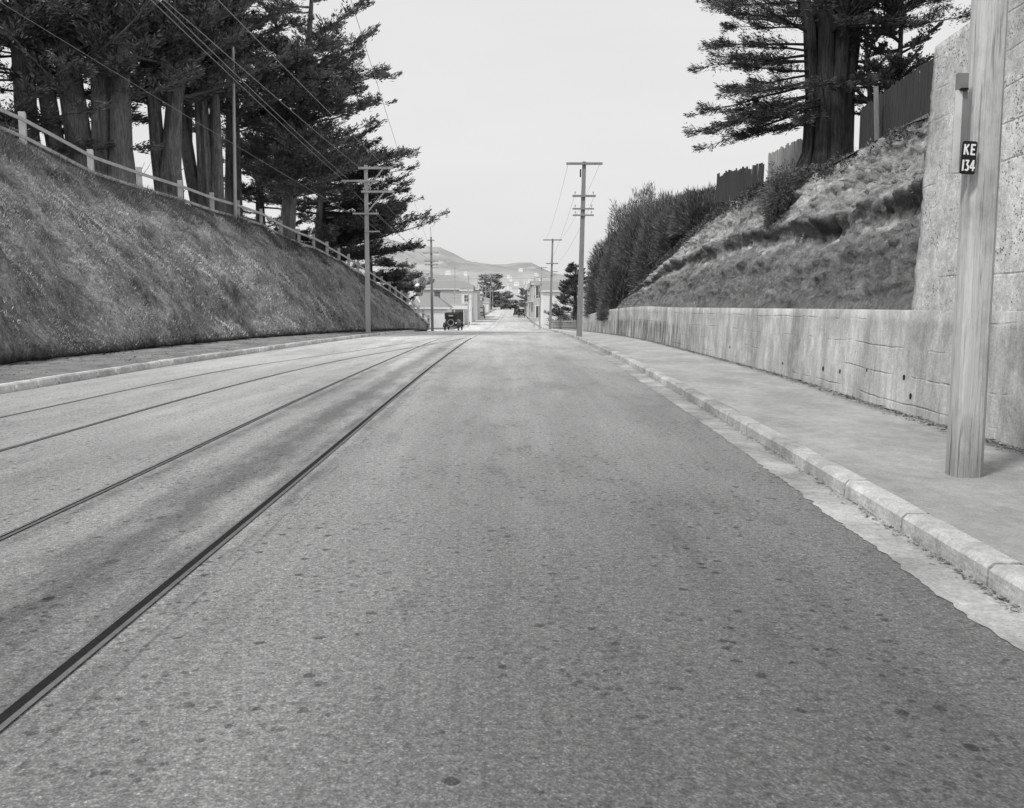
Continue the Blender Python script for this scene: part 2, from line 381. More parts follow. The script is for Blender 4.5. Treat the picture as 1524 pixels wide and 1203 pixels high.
M = dict(
    road=m_road(), path=m_path(), verge=m_verge(),
    conc=m_conc('board_marked_concrete', .48, .7, .85), rough=m_conc('rough_cast_concrete', .54, .8, .3, 1.0, .36),
    kerb=m_conc('kerb_concrete', .4, .62, .5, 0, 5), kerbl=m_conc('pale_kerb_concrete', .6, .85, .4, 0, 5), gutter=m_conc('gutter_concrete', .3, .52, .25, 0, 5),
    pole=m_wood('weathered_pole_timber', .54, (11, 11, .3), .2, .35, True), poled=m_wood('grey_pole_timber', .24), polef=m_wood('far_pole_timber', .42, var=.15, crack=.2),  # far timber paled, distance haze put into its colour
    post=m_wood('fence_timber', .46, (6, 6, .8), .2, .3), dark=m_wood('dark_paling_timber', .055, (10, 10, .4), .4), pale=m_wood('pale_paling_timber', .34, (10, 10, .4), .3),
    conduit=flat('conduit_paint', .2, .6, .2), conduit_l=flat('conduit_edge', .6, .6), black=flat('black_enamel', .012, .45), white=flat('white_enamel', .8, .5, .06),
    steel=flat('worn_rail_steel', .13, .45, .3, 20, .5), groove=flat('groove_black', .012, .9, .4, 30), wire=flat('overhead_wire_metal', .3, .6), porc=flat('insulator_porcelain', .5, .3),
    bank=m_bank(), cliff=m_cliff(), ground=m_ground(), top=flat('plateau_turf', .1, .95, .5, 1.5),
    bark=m_bark('cypress_bark', .19), barkd=m_bark('dark_bark', .1), barkr=m_bark('fluted_bark', .065),
    leaf=m_leaf('cypress_foliage', .07, .19), leafs=m_leaf('sunlit_cypress_foliage', .08, .24), leafr=m_leaf('dark_cypress_foliage', .05, .15), leafl=m_leaf('pale_distant_foliage', .4, .6), leafm=m_leaf('middle_distance_foliage', .26, .42),  # distant leaves paled for haze; sunlit set has sunlight painted into its tone
    shrub=m_leaf('shrub_foliage', .05, .19), ivy=m_leaf('creeper_foliage', .03, .13), grass=m_leaf('dry_bank_grass', .18, .75, .45, .4, 1.7), dgrass=m_leaf('lush_bank_grass', .05, .2),
    clod=m_leaf('soil_clods', .05, .2), debris=m_leaf('leaf_and_gravel_litter', .05, .3), stone=flat('pale_rubble', .4),
    car=flat('black_car_paint', .02, .35, .1, spec=.5), hood=flat('car_top_canvas', .03, .8), tyre=flat('tyre_rubber', .03, .9), rim=flat('spoked_rim_paint', .22), glass=flat('car_glass', .3, .1, spec=.8), carg=flat('grey_car_paint', .14, .5), palecar=flat('pale_car_panel', .5),  # van body mid grey, its panels and the car plates pale
    wwall=flat('white_weatherboard', .72, .8, .05), gwall=flat('pale_grey_weatherboard', .5, .8, .08), roof=flat('grey_iron_roof', .26, .7, .1, sc_=(6, 1, 1)), roofl=flat('pale_iron_roof', .5, .7, .1, sc_=(6, 1, 1)), brick=flat('chimney_brick', .13), win=flat('window_glass', .08, .2, .1, spec=.6), trim=flat('white_trim', .78, .7, .04),
    canopy=flat('verandah_fascia', .7), hill=m_hill('far_hill', .24, .42, .14), hill2=m_hill('near_hill', .28, .52, .2), dist=flat('hazy_house_wall', .78, .9, .05), distr=flat('hazy_house_roof', .5, .9, .05),  # hill and hazy house tones lightened to paint in distance haze
)

# ================================================================= GROUND AND ROAD
gy = np.concatenate([np.arange(-60, 480, 6), np.arange(480, 900, 30), np.arange(900, 6001, 300)])
gx = np.concatenate([-np.geomspace(3000, 40, 16), np.linspace(-32, 32, 9), np.geomspace(40, 3000, 16)])
strip('ground', gy, lambda y, u: u, lambda y, u, x: zr(y) - .14, M['ground'], us=list(gx))
ys = np.concatenate([np.arange(-8, 30, .25), np.arange(30, 100, .8), np.arange(100, 421, 4)])
us = list(np.linspace(-14, 3.3, 88))
def road_x(y, u): return u + .6 if (u > 3.2 and 60 < y < 140) else u
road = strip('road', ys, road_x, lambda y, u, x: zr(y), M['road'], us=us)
def set_attr(o, nm, vals):
    a = o.data.attributes.new(nm, 'FLOAT', 'POINT'); a.data.foreach_set('value', np.asarray(vals, np.float32))
V = np.array([v.co[:] for v in road.data.vertices])
set_attr(road, 'trk', V[:, 0] - np.array([railA(y) for y in V[:, 1]]))
# right footpath
yp = np.concatenate([np.arange(-8, 40, .5), np.arange(40, 100, 1.5), np.arange(100, 411, 5)])
def pin(y): return kerbR(y) + .17
def pout(y): return wallX(y) - .0 if y < 66 else float(np.interp(y, [66, 72, 410], [4.95, 6.5, 6.5]))
up = list(np.linspace(0, 1, 9))
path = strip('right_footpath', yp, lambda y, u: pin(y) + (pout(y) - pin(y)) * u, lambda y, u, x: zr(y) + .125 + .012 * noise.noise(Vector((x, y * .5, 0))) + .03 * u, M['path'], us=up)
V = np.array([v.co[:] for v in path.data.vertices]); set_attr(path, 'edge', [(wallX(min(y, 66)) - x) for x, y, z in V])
# left verge
yv = np.arange(-8, 90, .35)
strip('left_verge', yv, lambda y, u: kerbL(y) - .16 + (bankX(y) - .6 - kerbL(y) + .16) * u,
      lambda y, u, x: zr(y) + .13 + .05 * u + .035 * noise.noise(Vector((x * 1.5, y * 1.5, 3))) * min(1, u * 6), M['verge'], us=list(np.linspace(0, 1, 14)))
strip('left_footpath', np.arange(104, 410, 6), lambda y, u: -7.0 - 20 * u, lambda y, u, x: zr(y) + .1, M['path'], us=[0, .5, 1])
# gutter with a ragged edge of tar
yg = np.arange(-8, 54, .04)
V = []
for y in yg:
    rg = .025 * noise.fractal(Vector((0, y * 1.1, 0)), 1, 2, 4) + .025 * noise.fractal(Vector((0, y * 9, 5)), .6, 2.3, 3)
    V += [(gutL(y) + rg, y, zr(y) + .004), (kerbR(y) + .02, y, zr(y) + .004)]
n = len(yg); g = fastmesh('gutter', V, [(2 * i, 2 * i + 1, 2 * i + 3, 2 * i + 2) for i in range(n - 1)], M['gutter']); g['kind'] = 'structure'
set_attr(g, 'drip', np.zeros(len(V)))
def kerb(name, xf, side, y0, y1, step, label_unused=None, hgt=.13, w=.16, gap=.012):
    b = MB(); y = y0
    while y < y1:
        st = step * random.uniform(.93, 1.07)
        K = 5; rows = []
        dz = random.uniform(-.006, .006); dx = random.uniform(-.006, .006)
        for k in range(K):
            yy = y + gap + (st - 2 * gap) * k / (K - 1)
            x0 = xf(yy) + dx; z0 = zr(yy)
            nz = lambda q: .008 * noise.noise(Vector((q, yy * 7, side * 3)))
            rows.append([(x0 - side * .004, yy, z0 - .05), (x0 + nz(1), yy, z0 + hgt - .03 + dz), (x0 + side * .028 + nz(2), yy, z0 + hgt + dz + nz(5)),
                         (x0 + side * (w - .015), yy, z0 + hgt + dz + nz(8)), (x0 + side * w, yy, z0 - .05)])
        vs = [p for r in rows for p in r]; fs = []
        for k in range(K - 1):
            for j in range(4): fs.append((k * 5 + j, k * 5 + j + 1, (k + 1) * 5 + j + 1, (k + 1) * 5 + j))
        fs += [(0, 1, 2, 3, 4), tuple((K - 1) * 5 + j for j in (4, 3, 2, 1, 0))]
        b.add(vs, fs); y += st
    o = b.build(name, M['kerb' if side > 0 else 'kerbl']); o['kind'] = 'structure'; return o
kerb('right_kerb', kerbR, 1, -8, 110, 1.05, hgt=.13, w=.18)
kerb('left_kerb', kerbL, -1, -8, 89.5, .75, hgt=.15, w=.16, gap=.03)

# litter along gutter and foot of the wall
def litter(name, n, fx, y0, y1, size, m, flatness=.4, p=1.8, zf=lambda y: 0):
    V = np.zeros((n, 3, 3), np.float32)
    for i in range(n):
        y = y0 + (y1 - y0) * random.random() ** p
        x = fx(y); z = zr(y) + zf(y); s_ = size * random.uniform(.4, 1.4)
        for k in range(3):
            a = random.random() * 6.28
            V[i, k] = (x + math.cos(a) * s_, y + math.sin(a) * s_, z + random.random() * s_ * flatness + .003)
    o = fastmesh(name, V.reshape(-1, 3), np.arange(n * 3).reshape(-1, 3), m); return o
o = litter('gutter_litter', 2600, lambda y: kerbR(y) - abs(random.gauss(0, .035)), 3.5, 40, .016, M['debris'], zf=lambda y: .006)
tag(o, 'dead leaves and grit lying in the gutter against the right kerb', 'litter', kind='stuff')
o = litter('wall_foot_litter', 9000, lambda y: wallX(y) - .02 - abs(random.gauss(0, .09)), 5, 60, .024, M['debris'], .8, 1.3, zf=lambda y: .155)
tag(o, 'dark strip of leaves weeds and grit along the foot of the low concrete wall', 'litter', kind='stuff')

# ================================================================= TRAM RAILS
def rail(xf, y0, y1, label, wide, jog=0):
    t = empty('tram_rail', (xf(y0), y0, 0), label, 'tram rail', 'tram rails set in the road')
    ys_ = [y for y in np.concatenate([np.arange(y0, 30, .5), np.arange(30, y1 + .1, 2)]) if y <= y1]
    def ribbon(nm, a, b, dz, m):
        V = []
        yy_ = [y for y in ys_ if y <= 45] if nm != 'rail_head' else ys_
        for y in yy_:
            V += [(xf(y) + a - xf(y0), y - y0, zr(y) + dz), (xf(y) + b - xf(y0), y - y0, zr(y) + dz)]
        o = fastmesh(nm, V, [(2 * i, 2 * i + 1, 2 * i + 3, 2 * i + 2) for i in range(len(yy_) - 1)], m, t); return o
    ribbon('rail_head', .0, .026, .008, M['steel'])
    ribbon('flange_groove', -.036 * wide, 0, .005, M['groove'])  # flat near-black strip laid in place of an open groove
    ribbon('guard_lip', -.036 * wide - .01, -.036 * wide, .0085, M['steel'])
    return t
rail(railA, -6, 400, 'rightmost tram rail running straight ahead with a wide dark groove', 1.35)
rail(railB, -6, 400, 'second tram rail from the right beside the oily track bed', .8)
rail(railC, -6, 44.5, 'third tram rail from the right curving in to join the main track', .8)
rail(railD, -6, 44, 'faint leftmost tram rail nearest the left kerb', .35)

# ================================================================= LEFT BANK
by = np.concatenate([np.arange(-8, 14, 1.2), np.arange(14, 90, .22)]); NT = 60
ts = [0, .004, .03] + list(np.linspace(.05, 1, NT - 3))
def bank_pt(y, t, disp=True):
    bx = bankX(y); bz = zr(y) + .1; fx = fenceX(y) ; fz = fenceZ(y)
    s_ = max(.05, min(1, (fz - bz) / 3))
    # slightly hollow lower, rounded lip
    x = bx + (fx - bx) * (t ** 1.12); z = bz + (fz - bz) * (t ** .93)
    if t >= .999: z = fz
    if t <= .0: return Vector((bx - .28 * s_, y, bz))
    if disp:
        e = min(1, t * 8) * min(1, (1 - t) * 5 + .1)
        d = .38 * noise.fractal(Vector((y * .28, t * 2.2, 1)), 1, 2, 4) + .26 * noise.fractal(Vector((y * 1.3, t * 3.5, 4)), .8, 2.2, 5) + .09 * noise.noise(Vector((y * 5, t * 12, 9)))
        rill = noise.noise(Vector((y * .9, t * .7, 12)))
        d -= .3 * max(0, rill - .25)
        x += d * e * s_; z += d * .35 * e * s_
        x += .26 * s_ * (noise.noise(Vector((y * 1.3, 0, 7))) + .5 * noise.noise(Vector((y * 4.2, 0, 7)))) * max(0, 1 - t * 12)
    if t <= .004: x -= .12 * s_; z = bz + .12 * s_
    elif t <= .03: z = max(z, bz + .2 * s_)
    return Vector((x, y, z))
V = [bank_pt(y, t) for y in by for t in ts]; nt = len(ts)
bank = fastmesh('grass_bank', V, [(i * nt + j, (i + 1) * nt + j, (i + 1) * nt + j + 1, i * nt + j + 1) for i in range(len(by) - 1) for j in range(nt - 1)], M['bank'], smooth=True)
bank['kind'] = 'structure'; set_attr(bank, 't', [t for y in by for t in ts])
# plateau behind the fence
py_ = np.concatenate([np.arange(-8, 100, 2.)])
def plat_z(y, u, x):
    z0 = fenceZ(y) if y < 92 else zr(y)
    k = max(0, u - .45) / .55
    return z0 - .01 + .25 * noise.noise(Vector((x * .3, y * .3, 0))) * min(1, u * 20) - k * k * (z0 + 1.5)
strip('plateau', py_, lambda y, u: (fenceX(y) if y < 92 else fenceX(92)) - 55 * u, plat_z, M['top'], us=[0, .01, .03, .06, .1, .16, .25, .35, .45, .55, .7, .85, 1])

def blades(name, P, D, L, W, m, parent=None):
    """P (n,3) roots, D (n,3) unit directions, L lengths, W widths -> thin kites"""
    n = len(P)
    r = RNG.normal(size=(n, 3)); S = np.cross(D, r); S /= np.linalg.norm(S, axis=1)[:, None] + 1e-9
    L = L[:, None]; W = W[:, None]
    V = np.empty((n, 4, 3), np.float32)
    V[:, 0] = P; V[:, 1] = P + D * L * .45 + S * W * .5; V[:, 2] = P + D * L; V[:, 3] = P + D * L * .45 - S * W * .5
    return fastmesh(name, V.reshape(-1, 3), np.arange(n * 4).reshape(-1, 4), m, parent)
def unit(a): return a / (np.linalg.norm(a, axis=1)[:, None] + 1e-9)
def bank_grass(name, n, tlo, thi, m, l0, l1, label, wgt):
    P = []; 
    while len(P) < n:
        y = 20 + 68 * random.random(); t = tlo + (thi - tlo) * random.random()
        if noise.noise(Vector((y * .45, t * 3, 20))) + .35 * noise.noise(Vector((y * 2, t * 9, 2))) < random.uniform(-.5, .45) * wgt: continue
        P.append(bank_pt(y, t))
    P = np.array(P); n = len(P)
    D = unit(np.stack([RNG.normal(.35, .3, n), RNG.normal(0, .35, n), RNG.normal(.75, .3, n)], 1))
    fade = np.interp(P[:, 1], [22, 45, 55, 84], [.7, 1.1, 1, .35])
    o = blades(name, P, D, RNG.uniform(l0, l1, n) * fade, RNG.uniform(.009, .022, n) * fade, m)
    return tag(o, label, 'grass', kind='stuff')
bank_grass('dry_grass', 150000, .02, .97, M['grass'], .05, .17, 'short dry grass growing over the steep bank on the left', 1)
bank_grass('rank_grass', 36000, .78, 1.03, M['dgrass'], .15, .45, 'long dark grass hanging over the lip of the bank below the fence', .6)
# overhanging fringe at the foot of the bank
P = np.array([bank_pt(y, random.uniform(.01, .05)) for y in 20 + 68 * RNG.random(9000)]); n = len(P)
o = blades('foot_grass', P, unit(np.stack([RNG.normal(.6, .3, n), RNG.normal(0, .4, n), RNG.normal(-.15, .4, n)], 1)), RNG.uniform(.04, .13, n), RNG.uniform(.006, .016, n), M['dgrass'])
tag(o, 'ragged grass fringe overhanging the undercut foot of the bank', 'grass', kind='stuff')

o = litter('bank_foot_clods', 5200, lambda y: bankX(y) - .12 + abs(random.gauss(0, .22)), 15, 86, .045, M['clod'], 1.1, 1.0, zf=lambda y: .13)
tag(o, 'crumbled soil and grass clods fallen on the verge at the foot of the left bank', 'soil', kind='stuff')
o = litter('verge_weeds', 2600, lambda y: bankX(y) + random.random() * (kerbL(y) - bankX(y) - .3), 15, 86, .03, M['debris'], 1.0, 1.0, zf=lambda y: .15)
tag(o, 'scattered pebbles and scraps over the gravel verge behind the left kerb', 'gravel', kind='stuff')
# ================================================================= LEFT FENCE (one thing: posts and rails)
fence = empty('post_and_rail_fence', (fenceX(36), 36, fenceZ(36)), 'pale timber post and rail fence along the top of the grassy bank', 'fence')
fo = Vector(fence.location)
fpos = [Vector((fenceX(y), y, fenceZ(y))) for y in [22, 25.5, 29, 32.5] + FY[4:]]
for i, p in enumerate(fpos):
    b = MB(); h = 1.02 if p.y < 60 else .9 if p.y < 72 else .85
    a = .3; Mx = Matrix.Rotation(a, 3, 'Z') @ Matrix.Rotation(random.uniform(-.03, .03), 3, 'X')
    w = .27 if p.y < 46 else .22
    if p.y > 60: h += .12
    b.box(p - fo + Vector((0, 0, h / 2 - .2)), (w * .85, w * .7, h + .4), Mx, bev=.012)
    b.build('post', M['post'], fence)
for nm, hz, w in (('top_rail', .72, .13), ('bottom_rail', .1, .12)):
    for i in range(len(fpos) - 1):
        a, c = fpos[i], fpos[i + 1]
        b = MB(); hh = hz * (1 if a.y < 60 else .85)
        off = Vector((.11, -.04, hh)); b.bar(a - fo + off, c - fo + off, .05, w); b.build(nm, M['post'], fence)

# ================================================================= RIGHT WALL AND CUTTING
wy = np.arange(-8, 66.1, .25)
V = []; hs = list(np.linspace(0, 1, 10)); dr = []
for y in wy:
    zb = zr(y) + .05; zt = wall_top(y)
    for h_ in hs:
        x = wallX(y) + .05 * h_ + .010 * noise.noise(Vector((y * .9, h_ * 4, 0)))
        V.append((x, y, zb + (zt - zb) * h_)); dr.append(float(np.interp(y, [22, 30, 50, 60], [0, 1, 1, .4])) * (1 if h_ < .62 else .15))
    for (dx, dz) in ((.03, .012), (.3, 0)):
        V.append((wallX(y) + .05 + dx, y, zt + dz)); dr.append(0)
nh = len(hs) + 2
wall = fastmesh('low_retaining_wall', V, [(i * nh + j, i * nh + j + 1, (i + 1) * nh + j + 1, (i + 1) * nh + j) for i in range(len(wy) - 1) for j in range(nh - 1)], M['conc'], smooth=True)
tag(wall, 'low board marked concrete retaining wall stained with dark runs beside the footpath', 'retaining wall'); set_attr(wall, 'drip', dr)
for (px, py) in ((1225, 549), (1290, 551), (1165, 541), (1250, 553), (1356, 590), (1345, 562), (1086, 517)):
    r = ray(px, py); y = 8.0
    for _ in range(4000):
        if r[0] / r[1] * y >= wallX(y): y += .01
        else: break
    # walk along the ray until it meets the face
    y = next(yy for yy in np.arange(6, 60, .01) if r[0] / r[1] * yy >= wallX(yy) + .01)
    zc = H + r[2] / r[1] * y; b = MB(); xw = wallX(y) + .05 * (zc / 1.3) - .012
    ang = [k * math.pi / 4 for k in range(8)]
    rr = random.uniform(.018, .032)
    b.prismx([(y + rr * math.cos(a), zc + rr * 1.3 * math.sin(a)) for a in ang], xw, xw + .03)
    b.build('weep_hole', M['groove'], wall)  # black disc on the face paints the dark inside of the hole
# tall rough wall
TY = 10.55
V = []; ty = np.arange(-8, TY + .01, .1); nz_ = 44
for y in ty:
    for k in range(nz_ + 1):
        h_ = k / nz_; z = wall_top(y) + .004 + h_ * 3.05
        ed = max(0, 1 - (TY - y) * 6)
        x = wallX(y) + .075 + .13 * h_ + .016 * noise.fractal(Vector((y * 3, z * 3, 1)), 1, 2, 4) + .012 * noise.noise(Vector((y * 12, z * 12, 0)))
        fr = ((z / .36) % 1.0); x += 0
        yy = y + (.03 * noise.noise(Vector((z * 5, 2, 0))) + .012 * noise.noise(Vector((z * 25, 1, 0))) + .02 * h_ if ed > 0 else 0)
        V.append((x, yy, z))
nn = nz_ + 1
Fc = [(i * nn + j, i * nn + j + 1, (i + 1) * nn + j + 1, (i + 1) * nn + j) for i in range(len(ty) - 1) for j in range(nz_)]
b0 = len(V); last = (len(ty) - 1) * nn
for k in range(nn):
    v = V[last + k]; V.append((v[0] + .45, v[1] - .02, v[2]))
Fc += [(last + k, last + k + 1, b0 + k + 1, b0 + k) for k in range(nz_)]
b1 = len(V)
for i in range(len(ty)):
    v = V[i * nn + nz_]; V.append((v[0] + .45, v[1], v[2]))
Fc += [(i * nn + nz_, b1 + i, b1 + i + 1, (i + 1) * nn + nz_) for i in range(len(ty) - 1)]
tall = fastmesh('tall_retaining_wall', V, Fc, M['rough'], smooth=True)
tag(tall, 'tall rough cast concrete wall with ragged edge standing behind the numbered pole', 'retaining wall')

# clay cutting: ruled between the wall top and the crest
CR = [(6.7, -8, 4.5), (6.7, 9, 4.5), (6.9, 14, 4.5)] + [tuple(atX(px, py, X)) for px, py, X in
      ((1365, 178, 7.1), (1290, 216, 7.35), (1232, 250, 7.5), (1180, 268, 7.6), (1110, 292, 7.7), (1040, 340, 7.6), (985, 395, 7.3), (950, 430, 7.0))] + [(6.4, 62, 1.2), (6.0, 70, -.2)]
CR = np.array(CR)
crX = lambda y: float(np.interp(y, CR[:, 1], CR[:, 0])); crZ = lambda y: float(np.interp(y, CR[:, 1], CR[:, 2]))
def cliff_pt(y, t):
    wx = wallX(y) + .2; wz = wall_top(y) - .04; cx = crX(y); cz = max(crZ(y), wz + .02)
    x = wx + (cx - wx) * t; z = wz + (cz - wz) * t ** .9
    s_ = min(1, (cz - wz) / 2.5) * min(1, t * 12 + .03)
    w = t + .1 * noise.noise(Vector((y * .2, 0, 3)))
    # ledge overhang at mid height
    led = .4 * math.exp(-((w - .53) / .045) ** 2) - .26 * math.exp(-((w - .44) / .08) ** 2) + .14 * math.exp(-((w - .27) / .03) ** 2) + .16 * math.exp(-((w - .78) / .04) ** 2)
    d = led * (.6 + noise.noise(Vector((y * .35, 1, 1))))
    d += .22 * noise.fractal(Vector((y * .22, t * 1.3, 11)), 1, 2, 3)
    d += .11 * noise.fractal(Vector((y * .8 + t * 2, t * 3, 6)), .8, 2.1, 5)
    d += .1 * noise.fractal(Vector((y * 2.4 + t * 4, t * 5, 16)), .7, 2.2, 4)
    d += .06 * noise.noise(Vector((y * 6, z * 6, 2))) + .04 * noise.noise(Vector((y * 14, z * 14, 2)))
    g2 = 1 - abs(noise.noise(Vector((y * 1.7 + t * 3, t * 4.5, 51)))) * 2; g3 = 1 - abs(noise.noise(Vector((y * 4.5 + t * 6, t * 12, 61)))) * 2
    d += .11 * (g2 - .6) * (.3 + t) + .07 * (g3 - .6)
    d += .05 * (noise.cell(Vector((y * 3 + t * 4, t * 14, 5))) - .5) * (1 if t > .5 else .3)
    g = abs(noise.noise(Vector((y * 1.6 + t * 3.5, t * .8, 31)))); d -= .12 * max(0, .22 - g) / .22      # slanting gullies
    ex = min(1, (1 - t) * 8 + .25)
    return Vector((x - d * s_ * ex * .9, y - d * .3 * s_ * ex, z + d * .2 * s_ * ex))
cy_ = np.concatenate([np.arange(-8, 9, .8), np.arange(9, 36, .09), np.arange(36, 70.1, .25)]); NC = 110
ct = np.linspace(0, 1, NC)
V = [cliff_pt(y, t) for y in cy_ for t in ct]
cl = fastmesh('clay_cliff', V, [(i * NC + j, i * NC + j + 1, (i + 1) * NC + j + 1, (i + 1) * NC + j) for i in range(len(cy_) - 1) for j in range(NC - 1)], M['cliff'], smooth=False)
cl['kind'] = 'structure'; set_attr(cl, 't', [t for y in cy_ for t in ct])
strip('cliff_top_ground', np.arange(-8, 71, 2.), lambda y, u: cliff_pt(y, 1).x - .02 + 40 * u, lambda y, u, x: max(crZ(y), -.2) + .0 + .75 * math.sin(min(u * 30, 1.5)) * min(1, max(0, crZ(y)) / 4) * (1 if y < 45 else .2) - 8 * max(0, u - .3), M['top'], us=[0, .02, .05, .1, .2, .4, .7, 1])

# ================================================================= POLES
def pole(px=None, y=None, top_row=None, base=None, top=None, r0=.14, r1=.1, arms=(), label='', m='poled', sides=4, name='utility_pole', ins=True, group='timber utility poles along the road'):
    base = Vector(base); top = Vector(top)
    t = empty(name, base, label, 'utility pole', group)
    d = top - base; L = d.length
    K = 14
    b = MB()
    pts = [d * (k / K) for k in range(K + 1)]; pts[0] = -d.normalized() * .3
    rad = [r0 + (r1 - r0) * k / K for k in range(K + 1)]
    if sides == 4: rad = [r * 1.2 for r in rad]
    b.tube(pts, rad, sides, wob=.03 if sides > 4 else 0); b.build('shaft', M[m], t, smooth=sides > 6)
    for (row_or_z, xl, xr, th, nins, brace) in arms:
        z = row_or_z - base.z; c = d * (z / d.z)
        rr = r0 + (r1 - r0) * z / d.z
        b = MB(); yo = -rr - th / 2 - .003
        b.box((c.x + (xl + xr) / 2, c.y + yo, z), (xr - xl, th, th * 1.15)); ar = b.build('crossarm', M[m], t)
        if ins and nins:
            for k in range(nins):
                xx = c.x + xl + .12 + (xr - xl - .24) * k / max(1, nins - 1)
                if abs(xx - c.x) < .12: continue
                q = MB(); q.tube([(xx, c.y + yo, z + th * .55), (xx, c.y + yo, z + th * .55 + .07), (xx, c.y + yo, z + th * .55 + .1), (xx, c.y + yo, z + th * .55 + .17)], [.014, .014, .045, .03], 6)
                q.build('insulator', M['porc'], ar)
        if brace:
            q = MB(); q.bar((c.x + .05, c.y + yo * .9, z - brace[1]), (c.x + brace[0], c.y + yo - th, z - th * .4), .05, .07); q.build('brace', M[m], t)
    return t
def ywz(row, px, y): return atY(px, row, y).z
# near numbered pole
bx, by_ = 3.438, 6.56
tp = atY(1462, -60, 6.7)
npole = empty('utility_pole', (bx, by_, zr(by_) + .13), 'thick pale pole beside the footpath at the right edge carrying a black number plate', 'utility pole', 'timber utility poles along the road')
b = MB(); zt = 8.6; K = 40
pts = [(.0 + .145 * 0 + (k / K) * -.01, 0, -.3 + (zt + .3) * k / K) for k in range(K + 1)]
ol = [(-.130, .02), (-.118, -.075), (-.078, -.125), (.0, -.135), (.09, -.128), (.128, -.09), (.134, .0), (.12, .09), (.07, .13), (-.07, .13), (-.118, .09)]
n_o = len(ol); vs = []; fs = []
for k, p in enumerate(pts):
    kk = .84 * (1 - .12 * k / K)
    for j, (qx, qy) in enumerate(ol):
        wv = 1 + .035 * noise.noise(Vector((j * 1.7, k * .13, 2)))
        vs.append((p[0] + qx * kk * wv, p[1] + qy * kk * wv, p[2]))
fs = [(k * n_o + j, k * n_o + (j + 1) % n_o, (k + 1) * n_o + (j + 1) % n_o, (k + 1) * n_o + j) for k in range(K) for j in range(n_o)] + [tuple(range(K * n_o, K * n_o + n_o))]
b.add(vs, fs); b.build('shaft', M['pole'], npole)
for zc, hw in ((8.2, 1.3), (7.2, .8)):
    b = MB(); b.box((.09, -.18, zc), (hw * 2, .1, .12)); ar = b.build('crossarm', M['poled'], npole)
    for k in (-.8, -.4, .4, .8):
        q = MB(); q.tube([(.09 + hw * k, -.18, zc + .06), (.09 + hw * k, -.18, zc + .14), (.09 + hw * k, -.18, zc + .16), (.09 + hw * k, -.18, zc + .23)], [.014, .014, .045, .03], 6); q.build('insulator', M['porc'], ar)
def shaftx(zw): return bx + .1 * (zw - .13 + .3) / (zt + .3)
p0 = atY(1426.5, 112, by_ - .02); p1 = atY(1419, 259, by_ - .02)
zt0, zb0 = p0.z, p1.z
cxx = lambda z: (p1.x + (p0.x - p1.x) * (z - zb0) / (zt0 - zb0)) - bx
b = MB()
zo = zr(by_) + .13
b.bar((cxx(zb0) + .008, -.06, zb0 - zo), (cxx(zt0) + .008, -.06, zt0 - zo), .038, .075); cd = b.build('cable_guard', M['conduit'], npole)
b = MB(); zs = zt0 - .12
b.bar((cxx(zb0) - .017, -.075, zb0 - zo), (cxx(zs) - .017, -.075, zs - zo), .01, .05); b.build('guard_edge', M['conduit_l'], cd)
b = MB(); b.bar((cxx(zs) + .008, -.066, zs - zo - .004), (cxx(zs) + .008, -.066, zs - zo + .01), .05, .09); b.build('guard_clip', M['groove'], cd)
# plate: black with KE over 134
c = atY(1441.5, 235, by_ - .142); pw, ph = .108, .232
plx = c.x - bx; plz = c.z - zo
Mz = Matrix.Rotation(-.06, 3, 'Z') @ Matrix.Rotation(-.09, 3, 'Y') @ Matrix.Rotation(0.02, 3, 'X')
b = MB(); o2 = [(-pw / 2, -ph / 2 + .01), (-pw / 2 + .01, -ph / 2), (pw / 2 - .01, -ph / 2), (pw / 2, -ph / 2 + .01), (pw / 2, ph / 2 - .01), (pw / 2 - .01, ph / 2), (-pw / 2 + .01, ph / 2), (-pw / 2, ph / 2 - .01)]
b.prism(o2, -.003, .003)
Rp = Matrix.Rotation(.05, 3, 'Z') @ Matrix.Rotation(.05, 3, 'Y')
pc = Vector((plx, by_ - .142 - by_, plz))
def place(b): b.v = [tuple(Rp @ Vector(v) + pc) for v in b.v]; return b
plate = place(b).build('number_plate', M['black'], npole)
def strokes(segs, cx, cz, w, h, th):
    """segments in unit box -> bars; each glyph one mesh"""
    b = MB()
    for i, (x0, z0, x1, z1) in enumerate(segs):
        a = Vector((cx + (x0 - .5) * w, 0, cz + (z0 - .5) * h)); c_ = Vector((cx + (x1 - .5) * w, 0, cz + (z1 - .5) * h))
        d = (c_ - a).normalized(); n_ = Vector((-d.z, 0, d.x)) * th / 2; e = d * th * .3
        y0 = -.0045 - .0002 * i
        q = [a - e - n_, c_ + e - n_, c_ + e + n_, a - e + n_]
        b.prism([(v.x, v.z) for v in q], y0, y0 - .0015)
    return place(b)
G = {'K': [(.1, 0, .1, 1), (.9, 1, .15, .45), (.38, .6, .95, 0)], 'E': [(.12, 0, .12, 1), (.12, 1, .92, 1), (.12, .52, .75, .52), (.12, 0, .92, 0)], '1': [(.5, 0, .5, 1)],
     '3': [(.1, 1, .85, 1), (.85, 1, .45, .6), (.45, .6, .85, .42), (.85, .42, .85, .1), (.85, .1, .6, 0), (.6, 0, .1, .04)], '4': [(.7, 0, .7, 1), (.7, 1, .05, .3), (.05, .28, 1, .28)]}
for ch, cx, cz, w, h, th in (('K', -.024, .056, .032, .066, .0125), ('E', .025, .057, .03, .066, .0125), ('1', -.038, -.055, .01, .07, .0125), ('3', -.009, -.055, .026, .068, .0115), ('4', .03, -.054, .034, .07, .0115)):
    strokes(G[ch], cx, cz, w, h, th).build('plate_character', M['white'], plate)

